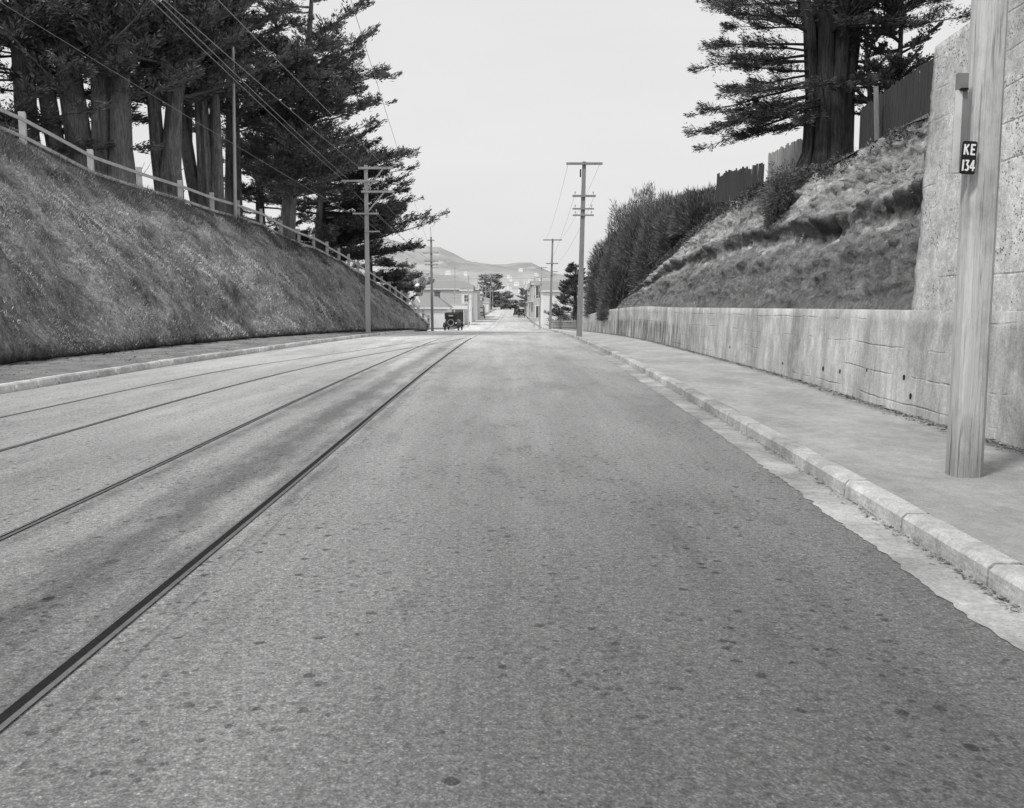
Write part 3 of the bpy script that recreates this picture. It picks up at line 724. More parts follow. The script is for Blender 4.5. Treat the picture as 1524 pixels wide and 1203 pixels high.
def arm_list(rows, px, y, bx_):
    out = []
    for (row, xl, xr, th, ni, br) in rows:
        s_ = y / F * 1.03
        out.append((ywz(row, px, y), (xl - px) * s_, (xr - px) * s_, th, ni, br))
    return out
# left pole 1
y = 50.1; base = atY(548, 497, y); top = atY(544.5, 246, y)
pole(base=base, top=top, r0=.15, r1=.105, m='polef', arms=[(ywz(251, 545, y), -.4, 1.55, .11, 0, (1.0, 1.2)), (ywz(270, 545, y), -1.35, .75, .08, 0, None), (ywz(286, 545, y), -.25, 1.6, .1, 5, (1.05, 1.15)),
     (ywz(318.5, 546, y), -.75, .7, .08, 3, None), (ywz(345, 546, y), -.1, .75, .06, 0, None)], label='tall squared pole with braced crossarms at the foot of the left bank')
LT1 = {r: ywz(r, 545, y) for r in (251, 270, 286)}
# left pole 2
y = 88; base = atY(643.5, 491, y); top = atY(641.5, 353, y)
t2 = pole(base=base, top=top, r0=.16, r1=.1, m='poled', arms=[(ywz(358, 641, y), -.35, .35, .08, 0, None), (ywz(377, 641, y), -.85, .75, .07, 3, None), (ywz(389, 642, y), -.7, .75, .07, 3, None), (ywz(394.5, 642, y), -.65, .7, .07, 3, None), (ywz(399, 642, y), .05, .75, .06, 0, None)],
     label='grey pole with a thin rod on top standing at the end of the left fence')
q = MB(); q.tube([top - base, top - base + Vector((-.05, 0, 1.05))], .025, 6); q.build('top_rod', M['poled'], t2)
# right pole 1
y = 42.3; base = atY(862, 500, y); top = atY(869.5, 241, y)
t3 = pole(base=base, top=top, r0=.155, r1=.1, m='poled', arms=[(ywz(244.5, 869, y), -.85, .85, .09, 0, None), (ywz(292.5, 869, y), -.52, .58, .08, 3, None), (ywz(311.5, 868, y), -.5, .52, .06, 2, None), (ywz(321, 868, y), -.48, .52, .06, 2, None)],
     label='tall leaning grey pole with four crossarms at the right kerb')
q = MB(); zz = ywz(258, 866, y) - base.z; q.box(((top - base).x * .93 - .16, 0, zz), (.06, .1, .36)); q.build('terminal_box', M['black'], t3)
y = 94.6; base = atY(818.5, 492.2, y); top = atY(822.5, 355.5, y)
pole(base=base, top=top, r0=.16, r1=.1, m='poled', arms=[(ywz(357.5, 822, y), -1.0, 1.0, .1, 0, None), (ywz(392.5, 822, y), -.65, .65, .09, 0, None), (ywz(404.5, 822, y), 0, .65, .06, 0, None), (ywz(409.5, 822, y), -.2, .5, .06, 0, None)], ins=False,
     label='second pole down the right side in front of the white house')
def fpole(px, y, top_row, arms, label, r=.11, lean=1):
    base = Vector(((px - 762) / F * y, y, zr(y))); top = atY(px + lean, top_row, y)
    return pole(base=base, top=top, r0=r, r1=r * .75, m='polef', arms=[(ywz(rw, px, y), -hw, hw, .09, 0, None) for rw, hw in arms], ins=False, label=label)
fpole(803, 104, 397, [(398.5, .7), (413, .6), (422.5, .75)], 'third pole on the right with crossarm level with the white house roof', lean=3)
fpole(795, 119.3, 413, [(440.5, .5)], 'short span wire pole on the right nearest the shop corner', lean=1)
fpole(788, 165, 424, [(428, .6)], 'distant pole beside the two storey shop on the right')
fpole(784, 205, 428, [(431, .7)], 'distant pole behind the cars parked on the right')
fpole(780, 260, 433, [(436, .7)], 'farthest pole on the right side of the rising road')
fpole(662, 122, 441, [], 'short pale post in front of the hip roofed house', r=.12, lean=0)
fpole(677, 150, 396, [(398, .5), (412, .6), (437, .9), (443, .7)], 'slender pole rising behind the nearest car', lean=0)
fpole(697, 119.3, 412, [(445, .6)], 'span wire pole standing on the roadside right of the nearest car', lean=0)
fpole(711, 190, 417, [(430, .6)], 'distant pole beside the end wall of the long pale building', lean=0)
fpole(717.5, 230, 422, [(426, .6)], 'distant pole left of the far pine with one crossarm', lean=0)
fpole(723, 260, 423, [(427, .6), (434, .6)], 'distant pole against the left side of the far pine', lean=0)
fpole(730, 300, 426, [(430, .7), (433, .7)], 'pale distant pole in front of the far pine', lean=0)
fpole(733.5, 345, 431, [(434, .8)], 'farthest pole on the left in front of the pine crown', lean=0)

# ----------------------------------------------------------------- wires
def wire(a, b_, sag, label, r=.006, group='overhead wires'):
    a = Vector(a); b_ = Vector(b_); N = 24
    pts = [a.lerp(b_, k / N) + Vector((0, 0, -4 * sag * (k / N) * (1 - k / N))) for k in range(N + 1)]
    m = MB().tube([p - a for p in pts], r, 5); o = m.build('overhead_wire', M['wire'], loc=a)
    return tag(o, label, 'wire', group)
L1x = atY(545, 250, 50.1).x
for (px0, py0, xo, row, lab) in ((320, 84, -1.2, 270, 'pale overhead wire crossing the dark trees towards the squared pole'), (326, 80, -.9, 270, 'pale overhead wire crossing the dark trees towards the squared pole'),
                                (347, 83, -.3, 251, 'upper overhead wire from top left ending at the topmost crossarm of the squared pole'), (413, 83, 1.2, 251, 'overhead wire passing the tree crown edge to the right end of the topmost crossarm')):
    e = Vector((L1x + xo, 50.1 - .2, ywz(row, 545, 50.1)))
    s0 = atY(px0, py0, 21.5)   # the wire continues towards a pole behind the camera
    d = (s0 - e); s1 = e + d * (1.62)
    wire(e, s1, .12, lab, .009)
e = Vector((L1x - .9, 49.9, ywz(318, 545, 50.1))); s0 = atY(139, 83, 24); wire(e, e + (s0 - e) * 1.6, .1, 'lowest overhead wire slanting across the trunks from the top left corner', .0065)
e = atY(641.5, 377, 87.9); s0 = atY(550, 85, 24); wire(e, e + (s0 - e) * 1.3, .1, 'single faint wire crossing the open sky to the rod topped pole', .007)
for dx, rw, rw2 in ((-.7, 377, 286), (.5, 377, 286), (-.5, 394, 318), (.6, 394, 318)):
    wire((L1x + dx * 1.0, 50.2, ywz(rw2, 545, 50.1)), atY(642, rw, 88) + Vector((dx, 0, 0)), .3, 'faint wire strung between the two left hand poles', .01)
for dx, rw, rw2 in ((-.75, 244.5, 358), (.75, 244.5, 358), (-.45, 292.5, 392), (.5, 292.5, 392)):
    wire(atY(869, rw, 42.3) + Vector((dx, 0, 0)), atY(822, rw2, 94.6) + Vector((dx, 0, 0)), .5, 'faint wire strung between the two tall right hand poles', .0065)
wire(atY(697, 414.5, 119.2), atY(796, 414, 119.2), .1, 'level span wire stretched across the road between two roadside poles', .02)

# ================================================================= FOLIAGE
def spray_tree(name, base, stems, crown, label, bark, leaf, group=None, blade=(.16, .36), bw=(.045, .09), limbs=40, subs=15, per=52, seed=1, cat='tree', up=.12, extra_limbs=(), limb_r=.1, plate=.9, deadwood=0):
    """stems: list of lists of (x,y,z,r) relative to base; crown: function(rnd)-> (stem index, t, azimuth, length, rise)"""
    rnd = random.Random(seed); rng = np.random.default_rng(seed)
    t = empty(name, base, label, cat, group)
    b = MB()
    def smooth_path(st):
        P = []; R = []
        for i in range(len(st) - 1):
            for k in range(4):
                a = k / 4; P.append(Vector(st[i][:3]).lerp(Vector(st[i + 1][:3]), a)); R.append(st[i][3] * (1 - a) + st[i + 1][3] * a)
        P.append(Vector(st[-1][:3])); R.append(st[-1][3]); return P, R
    paths = [smooth_path(s_) for s_ in stems]
    for P, R in paths:
        b.tube(P, R, 20, wob=.45)
    b.build('trunk', bark, t, smooth=True)
    lb = MB(); PP = []; DD = []; LL = []; WW = []
    specs = [crown(rnd) for _ in range(limbs)] + list(extra_limbs)
    for (si, tt, az, ln, rise) in specs:
        P, R = paths[si]; k = tt * (len(P) - 1); i = min(int(k), len(P) - 2); p0 = P[i].lerp(P[i + 1], k - i)
        h = Vector((math.cos(az), math.sin(az), 0)); N = 9; pts = []
        bend = rnd.uniform(-.5, .5)
        for q in range(N):
            u = q / (N - 1); a2 = az + bend * u
            hh = Vector((math.cos(a2), math.sin(a2), 0))
            pts.append(p0 + hh * ln * u + Vector((0, 0, ln * (rise * u + up * u * u * (1 if rise > -.5 else 0)))) + Vector((rnd.gauss(0, .04), rnd.gauss(0, .04), rnd.gauss(0, .04))) * ln * .25 * u)
        r0 = min(limb_r * (ln / 6) ** .7, R[i] * .6)
        lb.tube(pts, [r0 * (1 - .88 * q / (N - 1)) for q in range(N)], 5, cap=False)
        for s_ in range(subs):
            u = rnd.uniform(.12, 1) ** .85; kk = u * (N - 1); j = min(int(kk), N - 2); c0 = pts[j].lerp(pts[j + 1], kk - j)
            d0 = (pts[j + 1] - pts[j]).normalized(); side = rnd.choice((-1, 1)) * rnd.uniform(.3, 1.1)
            d1 = Matrix.Rotation(side, 3, 'Z') @ d0; d1.z += rnd.uniform(-.05, .3); d1.normalize()
            sl = plate * rnd.uniform(.7, 1.6) * (1.25 - .5 * u) * (ln / 6) ** .4
            if rnd.random() < .5: lb.tube([c0, c0 + d1 * sl * .9], [.02, .006], 3, cap=False)
            n = int(per * rnd.uniform(.6, 1.4))
            uu = rng.random(n) ** .8
            perp = np.cross(np.array(d1), [0, 0, 1.]); perp /= np.linalg.norm(perp) + 1e-6
            wid = .34 * sl * (1.08 - uu) * rng.normal(0, 1, n)
            pos = np.array(c0)[None] + np.array(d1)[None] * (uu * sl)[:, None] + perp[None] * wid[:, None]
            pos[:, 2] += rng.normal(0, .1, n) * sl + .12 * sl * uu * uu
            dd = np.array(d1)[None] + perp[None] * (np.sign(wid) * rng.uniform(.1, .9, n))[:, None] + rng.normal(0, .25, (n, 3)); dd[:, 2] += .15
            PP.append(pos); DD.append(unit(dd)); LL.append(rng.uniform(blade[0], blade[1], n)); WW.append(rng.uniform(bw[0], bw[1], n))
    for _ in range(deadwood):
        P, R = paths[rnd.randrange(len(paths))]; k = rnd.uniform(.12, .5) * (len(P) - 1); i = int(k); p0 = P[i]; az = rnd.uniform(-1.2, 1.2)
        q = p0; pts = [q]; L_ = rnd.uniform(.5, 1.3)
        for s_ in range(4): q = q + Vector((math.cos(az) * .4, math.sin(az) * .4, .25 * s_)).normalized() * L_ * .4; pts.append(q)
        lb.tube(pts, [.035, .028, .02, .012, .006], 4, cap=False)
    lb.build('limbs', bark, t, smooth=True)
    blades('crown', np.concatenate(PP), np.concatenate(DD), np.concatenate(LL), np.concatenate(WW), leaf, t)
    return t
def gz(x, y):
    return fenceZ(y) - .1
PI = math.pi
TG = 'old cypress trees behind the fence'
def tree_at(px, y, name='cypress_tree', **kw):
    x = (px - 762) / F * y * .965
    return Vector((x, y, gz(x, y) - .3))
# T1 : clustered massive stems at the left
b_ = tree_at(150, 43)
spray_tree('cypress_tree', b_, [[(-.9, 0, 0, .75), (-1.1, 0, 3, .55), (-1.5, 0, 7, .5), (-1.9, 0, 14, .2)], [(-.2, .2, 0, .6), (-.1, .1, 4, .5), (.1, 0, 8, .42), (.2, 0, 15, .2)], [(.7, 0, 0, .7), (.75, 0, 3, .48), (1.0, 0, 8, .42), (1.4, 0, 15, .15)], [(-2.0, .3, 0, .5), (-2.6, .3, 4, .42), (-3.2, .3, 9, .35), (-4, .3, 14, .12)]],
    lambda r: (r.randrange(4), r.uniform(.48, 1), r.uniform(0, 2 * PI), r.uniform(2, 6.5), r.uniform(-.15, .35)), 'massive many stemmed cypress at the far left behind the fence', M['bark'], M['leaf'], TG, limbs=110, seed=11, deadwood=14)
# outer left tree filling the corner
spray_tree('cypress_tree', tree_at(40, 42), [[(0, 0, 0, .6), (-.2, 0, 4, .45), (-.2, 0, 9, .38), (-.4, 0, 15, .15)], [(-1.3, 0, 0, .5), (-1.7, 0, 4, .4), (-2.5, 0, 12, .15)]],
    lambda r: (r.randrange(2), r.uniform(.15, 1), r.uniform(0, 2 * PI), r.uniform(2.5, 5.5), r.uniform(-.1, .35)), 'cypress with low foliage leftmost of the row behind the fence', M['barkd'], M['leaf'], TG, limbs=84, seed=12)
# T2
spray_tree('cypress_tree', tree_at(243, 46), [[(0, 0, 0, .8), (.05, 0, 1.2, .56), (.15, 0, 3, .47), (.5, 0, 6, .42), (1.0, 0, 10, .34), (1.3, 0, 16, .12)], [(-.1, 0, 1, .5), (-.45, 0, 3.4, .34), (-.6, 0, 6.5, .3), (-.6, 0, 14, .1)]],
    lambda r: (r.randrange(2), r.uniform(.58, 1), r.uniform(0, 2 * PI), r.uniform(2, 6.5), r.uniform(-.1, .4)), 'forked cypress with a thick pale flared trunk behind the fence', M['bark'], M['leaf'], TG, limbs=76, seed=13, deadwood=5)
# T3 three slim stems
spray_tree('cypress_tree', tree_at(298, 50), [[(-.1, 0, 0, .42), (-.7, 0, 3, .3), (-1.2, 0, 6.5, .24), (-1.5, 0, 12, .1)], [(0, 0, 0, .5), (0, 0, 4, .36), (-.1, 0, 9, .3), (0, 0, 16, .1)], [(.5, .2, 0, .42), (.65, .2, 4, .3), (.7, 0, 10, .25), (1, 0, 15, .1)], [(-.5, .3, 2, .2), (-.9, .3, 5, .2), (-.6, .3, 11, .1)]],
    lambda r: (r.randrange(4), r.uniform(.6, 1), r.uniform(0, 2 * PI), r.uniform(2, 5.5), r.uniform(-.05, .4)), 'cypress of several slim dark diverging stems', M['bark'], M['leaf'], TG, limbs=64, seed=14)
# T4
spray_tree('cypress_tree', tree_at(338, 54), [[(0, 0, 0, .55), (.1, 0, 4, .42), (.25, 0, 9, .34), (.4, 0, 17, .12)]],
    lambda r: (0, r.uniform(.5, 1), r.uniform(0, 2 * PI), r.uniform(2.5, 5.5), r.uniform(-.05, .35)), 'single dark upright cypress trunk beside the thin white pole', M['barkd'], M['leaf'], TG, limbs=60, seed=15)
# T5 the big spreading one
spray_tree('cypress_tree', tree_at(417, 58), [[(0, 0, 0, .62), (.1, 0, 1.5, .46), (.5, 0, 4.5, .4), (.9, 0, 7, .36), (1.6, 0, 11, .26), (2.2, 0, 17, .1)], [(.3, 0, 3.5, .3), (-.2, 0, 6, .28), (-.4, 0, 12, .12)], [(.6, .1, 5.5, .25), (1.5, .1, 8.5, .2), (2.3, 0, 12.5, .1)]],
    lambda r: (r.choice((0, 0, 1, 2)), r.uniform(.33, 1), r.uniform(0, 2 * PI), r.uniform(2.5, 5.6), r.uniform(-.12, .3)), 'broad spreading cypress with leaning pale trunk whose crown reaches over the road', M['bark'], M['leafs'], TG, limbs=150, seed=16)
# T6 dark lower tree with long upswept branches over the pole
spray_tree('cypress_tree', tree_at(468, 70), [[(0, 0, 0, .6), (.1, 0, 4, .4), (.5, 0, 9, .25), (.8, 0, 13, .08)]],
    lambda r: (0, r.uniform(.14, .75), r.choice((r.uniform(-.9, .9), r.uniform(0, 6.28))), r.uniform(4, 7.8), r.uniform(-.14, .16)), 'dense dark cypress with long upswept branches reaching out behind the squared pole', M['barkd'], M['leafr'], TG, limbs=100, subs=18, seed=17, up=.14,
    extra_limbs=[(0, .3, -.15, 8.9, .02), (0, .34, .1, 9.3, .04), (0, .26, -.3, 8.6, 0), (0, .42, 0, 7.8, .08), (0, .2, .1, 8, -.03), (0, .5, -.2, 6.8, .1)])
spray_tree('cypress_tree', tree_at(545, 84), [[(0, 0, 0, .4), (0, 0, 3, .3), (0, 0, 8, .1)]],
    lambda r: (0, r.uniform(.08, .8), r.choice((r.uniform(-.8, .8), r.uniform(0, 6.28))), r.uniform(2, 4.6), r.uniform(-.15, .1)), 'small dark cypress low behind the lower end of the fence', M['barkd'], M['leafr'], TG, limbs=60, seed=18, up=.05)
# background trees deeper in the grove
spray_tree('cypress_tree', tree_at(380, 72), [[(0, 0, 0, .4), (0, 0, 5, .35), (0, 0, 14, .1)]],
    lambda r: (0, r.uniform(.1, .9), r.uniform(0, 2 * PI), r.uniform(3, 5.5), r.uniform(-.1, .2)), 'bushy cypress further back between the upright and the spreading ones', M['barkd'], M['leafr'], TG, limbs=50, subs=12, seed=19)
# thin white pole on the plateau
pb = atY(350.5, 325, 47.5); pt_ = atY(346.5, 60, 47.5)
pole(base=pb, top=pt_, r0=.085, r1=.07, m='post', sides=8, label='thin pale pole without crossarms rising behind the fence in front of the trees', arms=[])

# ----------------------------------------------------------------- right big tree
trb = atX(1232, 232, 9.0); trb.z -= .5
fl = []
for k, (dx, dy, r) in enumerate(((-.42, 0, .2), (-.18, -.25, .24), (.08, -.3, .26), (.3, -.18, .24), (.44, 0, .2), (0, .2, .45))):
    r *= .98
    fl.append([(dx * 1.7, dy * 1.5, -.3, r * 1.4), (dx * 1.2, dy * 1.2, .6, r * 1.05), (dx * 1.15, dy * 1.1, 2.2, r * .95), (dx * 1.5, dy * 1.4, 4, r * .85), (dx * 4, dy * 4, 7.5, r * .5), (dx * 7, dy * 6, 11, r * .2)])
spray_tree('cypress_tree', trb, fl, lambda r: (r.randrange(6), r.uniform(.55, 1), r.uniform(0, 2 * PI), r.uniform(2.2, 4.5), r.uniform(-.1, .5)), 'great fluted trunk cypress standing on the right clifftop', M['barkr'], M['leafr'],
    blade=(.08, .17), bw=(.016, .032), limbs=90, subs=20, per=60, seed=21, up=.04, limb_r=.07, plate=.6,
    extra_limbs=[(0, .5, PI + .1, 2.9, -.05), (0, .46, PI - .2, 2.6, -.12), (0, .42, PI + .3, 2.5, -.1), (0, .52, PI + .25, 3.3, -.18), (0, .4, PI - .1, 2.2, -.2), (0, .44, PI + .5, 3.0, -.28), (1, .38, PI + .4, 2.2, -.3), (0, .5, PI - .4, 2.4, .05), (0, .36, PI + .1, 2.0, -.35), (0, .3, PI + .2, 1.5, -.2), (1, .33, PI + .6, 1.7, -.35), (0, .38, PI - .1, 2.3, -.3), (0, .4, PI + .35, 2.9, -.4), (1, .42, PI + .8, 1.8, -.25), (2, .4, -PI / 2, 1.3, -.2), (3, .42, -PI / 2 + .4, 1.4, -.2), (4, .38, -.3, 1.6, -.1), (4, .42, .1, 2, 0), (0, .37, PI, 2.8, -.25), (0, .35, PI + .2, 2.9, -.36), (0, .31, PI - .1, 2.2, -.28), (0, .4, PI + .1, 3.3, -.36), (0, .62, PI, 2.7, -.1), (0, .64, PI + .3, 2.5, -.15), (0, .66, PI - .3, 2.6, -.05), (0, .6, PI + .15, 2.2, 0), (2, .6, -1.6, 1.6, -.3), (3, .6, -1.3, 1.6, -.3), (1, .62, -2, 1.8, -.3), (1, .36, PI + .45, 2.4, -.3), (0, .43, PI - .25, 3.3, -.2), (0, .47, PI + .05, 2.7, -.02),
                 (0, .55, PI, 3, .05), (0, .53, PI + .3, 2.7, .05)], deadwood=0)
# long drooping bare branch with needles at the end
a = atX(1190, 175, 8.7); c2 = atX(1085, 195, 7.3); 
# tree behind the dark fence
tb = atX(1330, 175, 10.6); tb.z -= .6
spray_tree('broadleaf_tree', tb, [[(0, 0, 0, .1), (.1, 0, 1.4, .08), (.1, 0, 4, .03)], [(-.4, .3, 0, .09), (-.6, .3, 1.6, .06), (-.9, .3, 4, .02)]],
    lambda r: (r.randrange(2), r.uniform(.3, 1), r.uniform(0, 2 * PI), r.uniform(.7, 1.7), r.uniform(-.1, .7)), 'open dark tree with sky gaps behind the dark paling fence', M['barkd'], M['leafr'], blade=(.06, .12), bw=(.03, .055), limbs=70, subs=14, per=26, seed=22, limb_r=.2, plate=.4)

# ----------------------------------------------------------------- shrubs
def shrub(c, rx, ry, rz, n, leaf, label, name='shrub', seed=1, blade=(.1, .24), bw=(.012, .03), up=.7, group=None, cat='shrub', stems=6, lump=.22, shell=.5):
    rng = np.random.default_rng(seed); c = Vector(c)
    t = empty(name, c, label, cat, group)
    u = unit(rng.normal(size=(n, 3))); u[:, 2] = np.abs(u[:, 2]) * 1.0 - .12
    u = unit(u)
    lumpf = np.array([1 + lump * noise.fractal(Vector(list(q * 1.7 + seed)), 1, 2, 3) + .12 * noise.noise(Vector(list(q * 7 + seed))) for q in u])
    rad = (shell + (1 - shell) * rng.random(n) ** .6) * lumpf
    P = u * rad[:, None] * np.array([rx, ry, rz])[None]
    D = unit(u * .8 + rng.normal(0, .35, (n, 3)) + np.array([0, 0, up])[None])
    b = MB()
    rr = random.Random(seed)
    for k in range(stems):
        a = rr.uniform(0, 6.28); e = Vector((math.cos(a) * rx * .6, math.sin(a) * ry * .6, rz * rr.uniform(.5, .85)))
        b.tube([Vector((0, 0, -.2)), e * .5 + Vector((0, 0, .1)), e], [.04, .03, .012], 5)
    b.build('stems', M['barkd'], t)
    blades('foliage', P, D, rng.uniform(blade[0], blade[1], n), rng.uniform(bw[0], bw[1], n), leaf, t)
    return t
HG = 'feathery shrubs crowding the far end of the cliff'
for i, (px, row_b, X, rx, rz, lab) in enumerate((
        (908, 462, 6.6, 1.5, 4.0, 'dark feathery shrub nearest the tall leaning pole'),
        (935, 455, 7.4, 1.9, 5.3, 'tall rounded shrub rising in the middle of the hedge'),
        (962, 440, 7.8, 1.9, 5.0, 'tallest rounded shrub at the top of the hedge on the cliff end'),
        (990, 415, 8.3, 1.7, 3.7, 'rounded shrub right of the tallest one on the cliff end'),
        (1015, 380, 8.7, 1.5, 2.5, 'mid sized shrub on the crest right of the hedge'),
        (1045, 345, 9.0, 1.3, 1.5, 'low shrub on the crest left of the dark stumps'),
        (922, 470, 6.0, 1.0, 2.2, 'low dark shrub hanging over the far wall top'))):
    p = atX(px, row_b, X)
    shrub((X, p.y, p.z), rx * 1.0, rx * 1.8, rz * 1.16, 32000, M['shrub'], lab, seed=30 + i, group=HG, blade=(.16, .45), bw=(.018, .042), name='feathery_shrub', up=.42)
p = cliff_pt(23.2, .86)
shrub((p.x - .12, p.y - .4, p.z - .45), .62, .8, .95, 8000, M['leafr'], 'dark spiky shrub clinging to the cliff face below the great tree', 'cliff_shrub', 40, (.08, .2), (.01, .022), -.3, lump=.6, shell=.2)
p = cliff_pt(22.6, .68)
shrub((p.x - .1, p.y, p.z - .25), .4, .45, .65, 3000, M['leafr'], 'small dark tuft hanging beneath the clinging cliff shrub', 'cliff_shrub', 41, (.08, .2), (.01, .022), -.5, lump=.6, shell=.2)
# creeper and weeds along the crest
PP = []
while len(PP) < 16000:
    y = random.uniform(14, 48); t = random.uniform(.88, 1.0)
    w = float(np.interp(y, [14, 19, 22, 28, 48], [.15, .35, 1, 1, 1]))
    if noise.noise(Vector((y * .8, t * 10, 3))) + w * .5 < random.random(): continue
    PP.append(cliff_pt(y, t) + Vector((random.uniform(-.1, .25), 0, random.uniform(0, .28) * w)))
P = np.array(PP); n = len(P)
o = blades('crest_creeper', P, unit(RNG.normal(0, 1, (n, 3)) + np.array([-.4, 0, .4])), RNG.uniform(.05, .14, n), RNG.uniform(.02, .05, n), M['ivy'])
tag(o, 'creeper and weeds trailing over the crest of the cliff', 'creeper', kind='stuff')
PP = []
while len(PP) < 1300:
    y = random.uniform(11, 50); t = random.uniform(.03, .9)
    if noise.noise(Vector((y * .9, t * 5, 33))) < .38: continue
    PP.append(cliff_pt(y, t))
P = np.array(PP); n = len(P)
o = blades('cliff_weeds', P, unit(RNG.normal(0, .6, (n, 3)) + np.array([-.7, 0, .1])), RNG.uniform(.04, .12, n), RNG.uniform(.008, .02, n), M['dgrass'])
tag(o, 'sparse weeds rooted in patches of the clay cliff face', 'weeds', kind='stuff')

# ----------------------------------------------------------------- paling fences on the right crest
def palings(name, pts, hgt, m, label, w=.12, wave=.06, gapy=0, rails=True, lean=0, gapk=1):
    """pts: list of world base points"""
    pts = [Vector(p) for p in pts]; o0 = pts[0]; t = empty(name, o0, label, 'fence')
    for i in range(len(pts) - 1):
        a, c = pts[i], pts[i + 1]; L = (c - a).length; n = max(1, int(L / w)); b = MB()
        d = (c - a).normalized(); ang = math.atan2(d.y, d.x)
        for k in range(n):
            q = a + d * (k + .5) * L / n - o0
            hh = hgt * (1 + random.uniform(-wave, wave))
            b.box(q + Vector((0, 0, hh / 2 - .08)), (w * random.uniform(.82, .95) * gapk, .02, hh + .16), Matrix.Rotation(ang, 3, 'Z') @ Matrix.Rotation(random.uniform(-.02, .02) + lean, 3, 'Y') @ Matrix.Rotation(random.uniform(-.02, .02), 3, 'X'))
        b.build('paling_panel', m, t)
        if rails:
            r = MB(); nrm = Vector((d.y, -d.x, 0)) * .05
            for hz in (.25, .78): r.bar(a - o0 + nrm + Vector((0, 0, hgt * hz)), c - o0 + nrm + Vector((0, 0, hgt * hz)), .05, .07)
            r.build('fence_rail', m, t)
    return t
fp = [atX(1395, 168, 8.2), atX(1365, 184, 8.25), atX(1330, 203, 8.4), atX(1300, 220, 8.5), atX(1278, 233, 8.6)]
ft = palings('paling_fence', fp, 1.12, M['dark'], 'tall dark paling fence between the great tree and the rough wall', .14, .03, rails=False)
q = MB(); p = atX(1305, 219, 8.25); q.bar(p - fp[0], p - fp[0] + Vector((-.08, 0, 1.32)), .07, .08); q.build('post', M['poled'], ft)
fp = [atX(1196, 258, 8.8), atX(1170, 268, 8.75), atX(1142, 278, 8.7)]
palings('paling_fence', fp, 1.08, M['pale'], 'short pale paling fence beside the great tree trunk', .17, .05, rails=False)
fp = [atX(1136, 288, 8.9), atX(1100, 292, 8.7), atX(1066, 296, 8.6)]
palings('paling_fence', fp, .98, M['dark'], 'dark ragged board fence with uneven top left of the pale palings', .2, .1, rails=False, lean=-.1)

# ================================================================= BUILDINGS
def gable_roof(b, x0, x1, y0, y1, ze, zr_, over=.3, hip=0, along='x'):
    if along == 'x':
        ym = (y0 + y1) / 2
        A = [(x0 - over, y0 - over, ze), (x1 + over, y0 - over, ze), (x1 + over, y1 + over, ze), (x0 - over, y1 + over, ze), (x0 - over + hip, ym, zr_), (x1 + over - hip, ym, zr_)]
        b.add(A, [(0, 1, 5, 4), (2, 3, 4, 5), (3, 0, 4), (1, 2, 5), (0, 3, 2, 1)])
    else:
        xm = (x0 + x1) / 2
        A = [(x0 - over, y0 - over, ze), (x1 + over, y0 - over, ze), (x1 + over, y1 + over, ze), (x0 - over, y1 + over, ze), (xm, y0 - over + hip, zr_), (xm, y1 + over - hip, zr_)]
        b.add(A, [(0, 3, 5, 4), (1, 4, 5, 2), (0, 4, 1), (3, 2, 5), (0, 1, 2, 3)])
def house(name, x0, x1, y0, y1, zb, ze, zridge, label, wall='wwall', roof='roof', hip=0, along='x', wins=(), chim=None, doors=(), cat='house', swins=(), side=-1):
    o0 = Vector(((x0 + x1) / 2, y0, zb)); t = empty(name, o0, label, cat)
    def L(b): b.v = [(v[0] - o0.x, v[1] - o0.y, v[2] - o0.z) for v in b.v]; return b
    b = MB(); b.box(((x0 + x1) / 2, (y0 + y1) / 2, (zb + ze) / 2 - .3), (x1 - x0, y1 - y0, ze - zb + .6))
    k = int((ze - zb) / .3)
    for i in range(k): b.box(((x0 + x1) / 2, y0 - .012, zb + (i + .5) * (ze - zb) / k), (x1 - x0 - .02, .02, (ze - zb) / k - .035))
    L(b).build('wall', M[wall], t)
    b = MB(); gable_roof(b, x0, x1, y0, y1, ze + .02, zridge, hip=hip, along=along); r = L(b).build('roof', M[roof], t)
    b = MB(); b.box(((x0 + x1) / 2, y0 - .34, ze - .05), (x1 - x0 + .7, .06, .16)); L(b).build('gutter_board', M['trim'], t)
    if chim:
        b = MB(); b.box((chim[0], (y0 + y1) / 2 - .4, chim[1] - .6), (.7, .6, 1.5)); b.box((chim[0], (y0 + y1) / 2 - .4, chim[1] + .2), (.85, .75, .16)); L(b).build('chimney', M['brick'], r)
    for (wx, wz, ww, wh) in wins:
        b = MB(); b.box((wx, y0 - .04, wz), (ww + .2, .05, wh + .2)); fr = L(b).build('window', M['trim'], t)
        b = MB()
        for s_ in (-1, 1): b.box((wx + s_ * ww / 4, y0 - .07, wz), (ww / 2 - .06, .02, wh))
        L(b).build('pane', M['win'], fr)
    xs = x0 if side < 0 else x1
    for (wy_, wz, ww, wh) in swins:
        b = MB(); b.box((xs + side * .03, wy_, wz), (.05, ww + .25, wh + .25)); fr = L(b).build('window', M['trim'], t)
        b = MB(); b.box((xs + side * .065, wy_, wz), (.02, ww, wh)); L(b).build('pane', M['win'], fr)
    for (dx_, dw, dh) in doors:
        b = MB(); b.box((dx_, y0 - .045, zb + dh / 2), (dw, .05, dh)); L(b).build('door', M['win'], t)
    return t
Z = lambda y: zr(y)
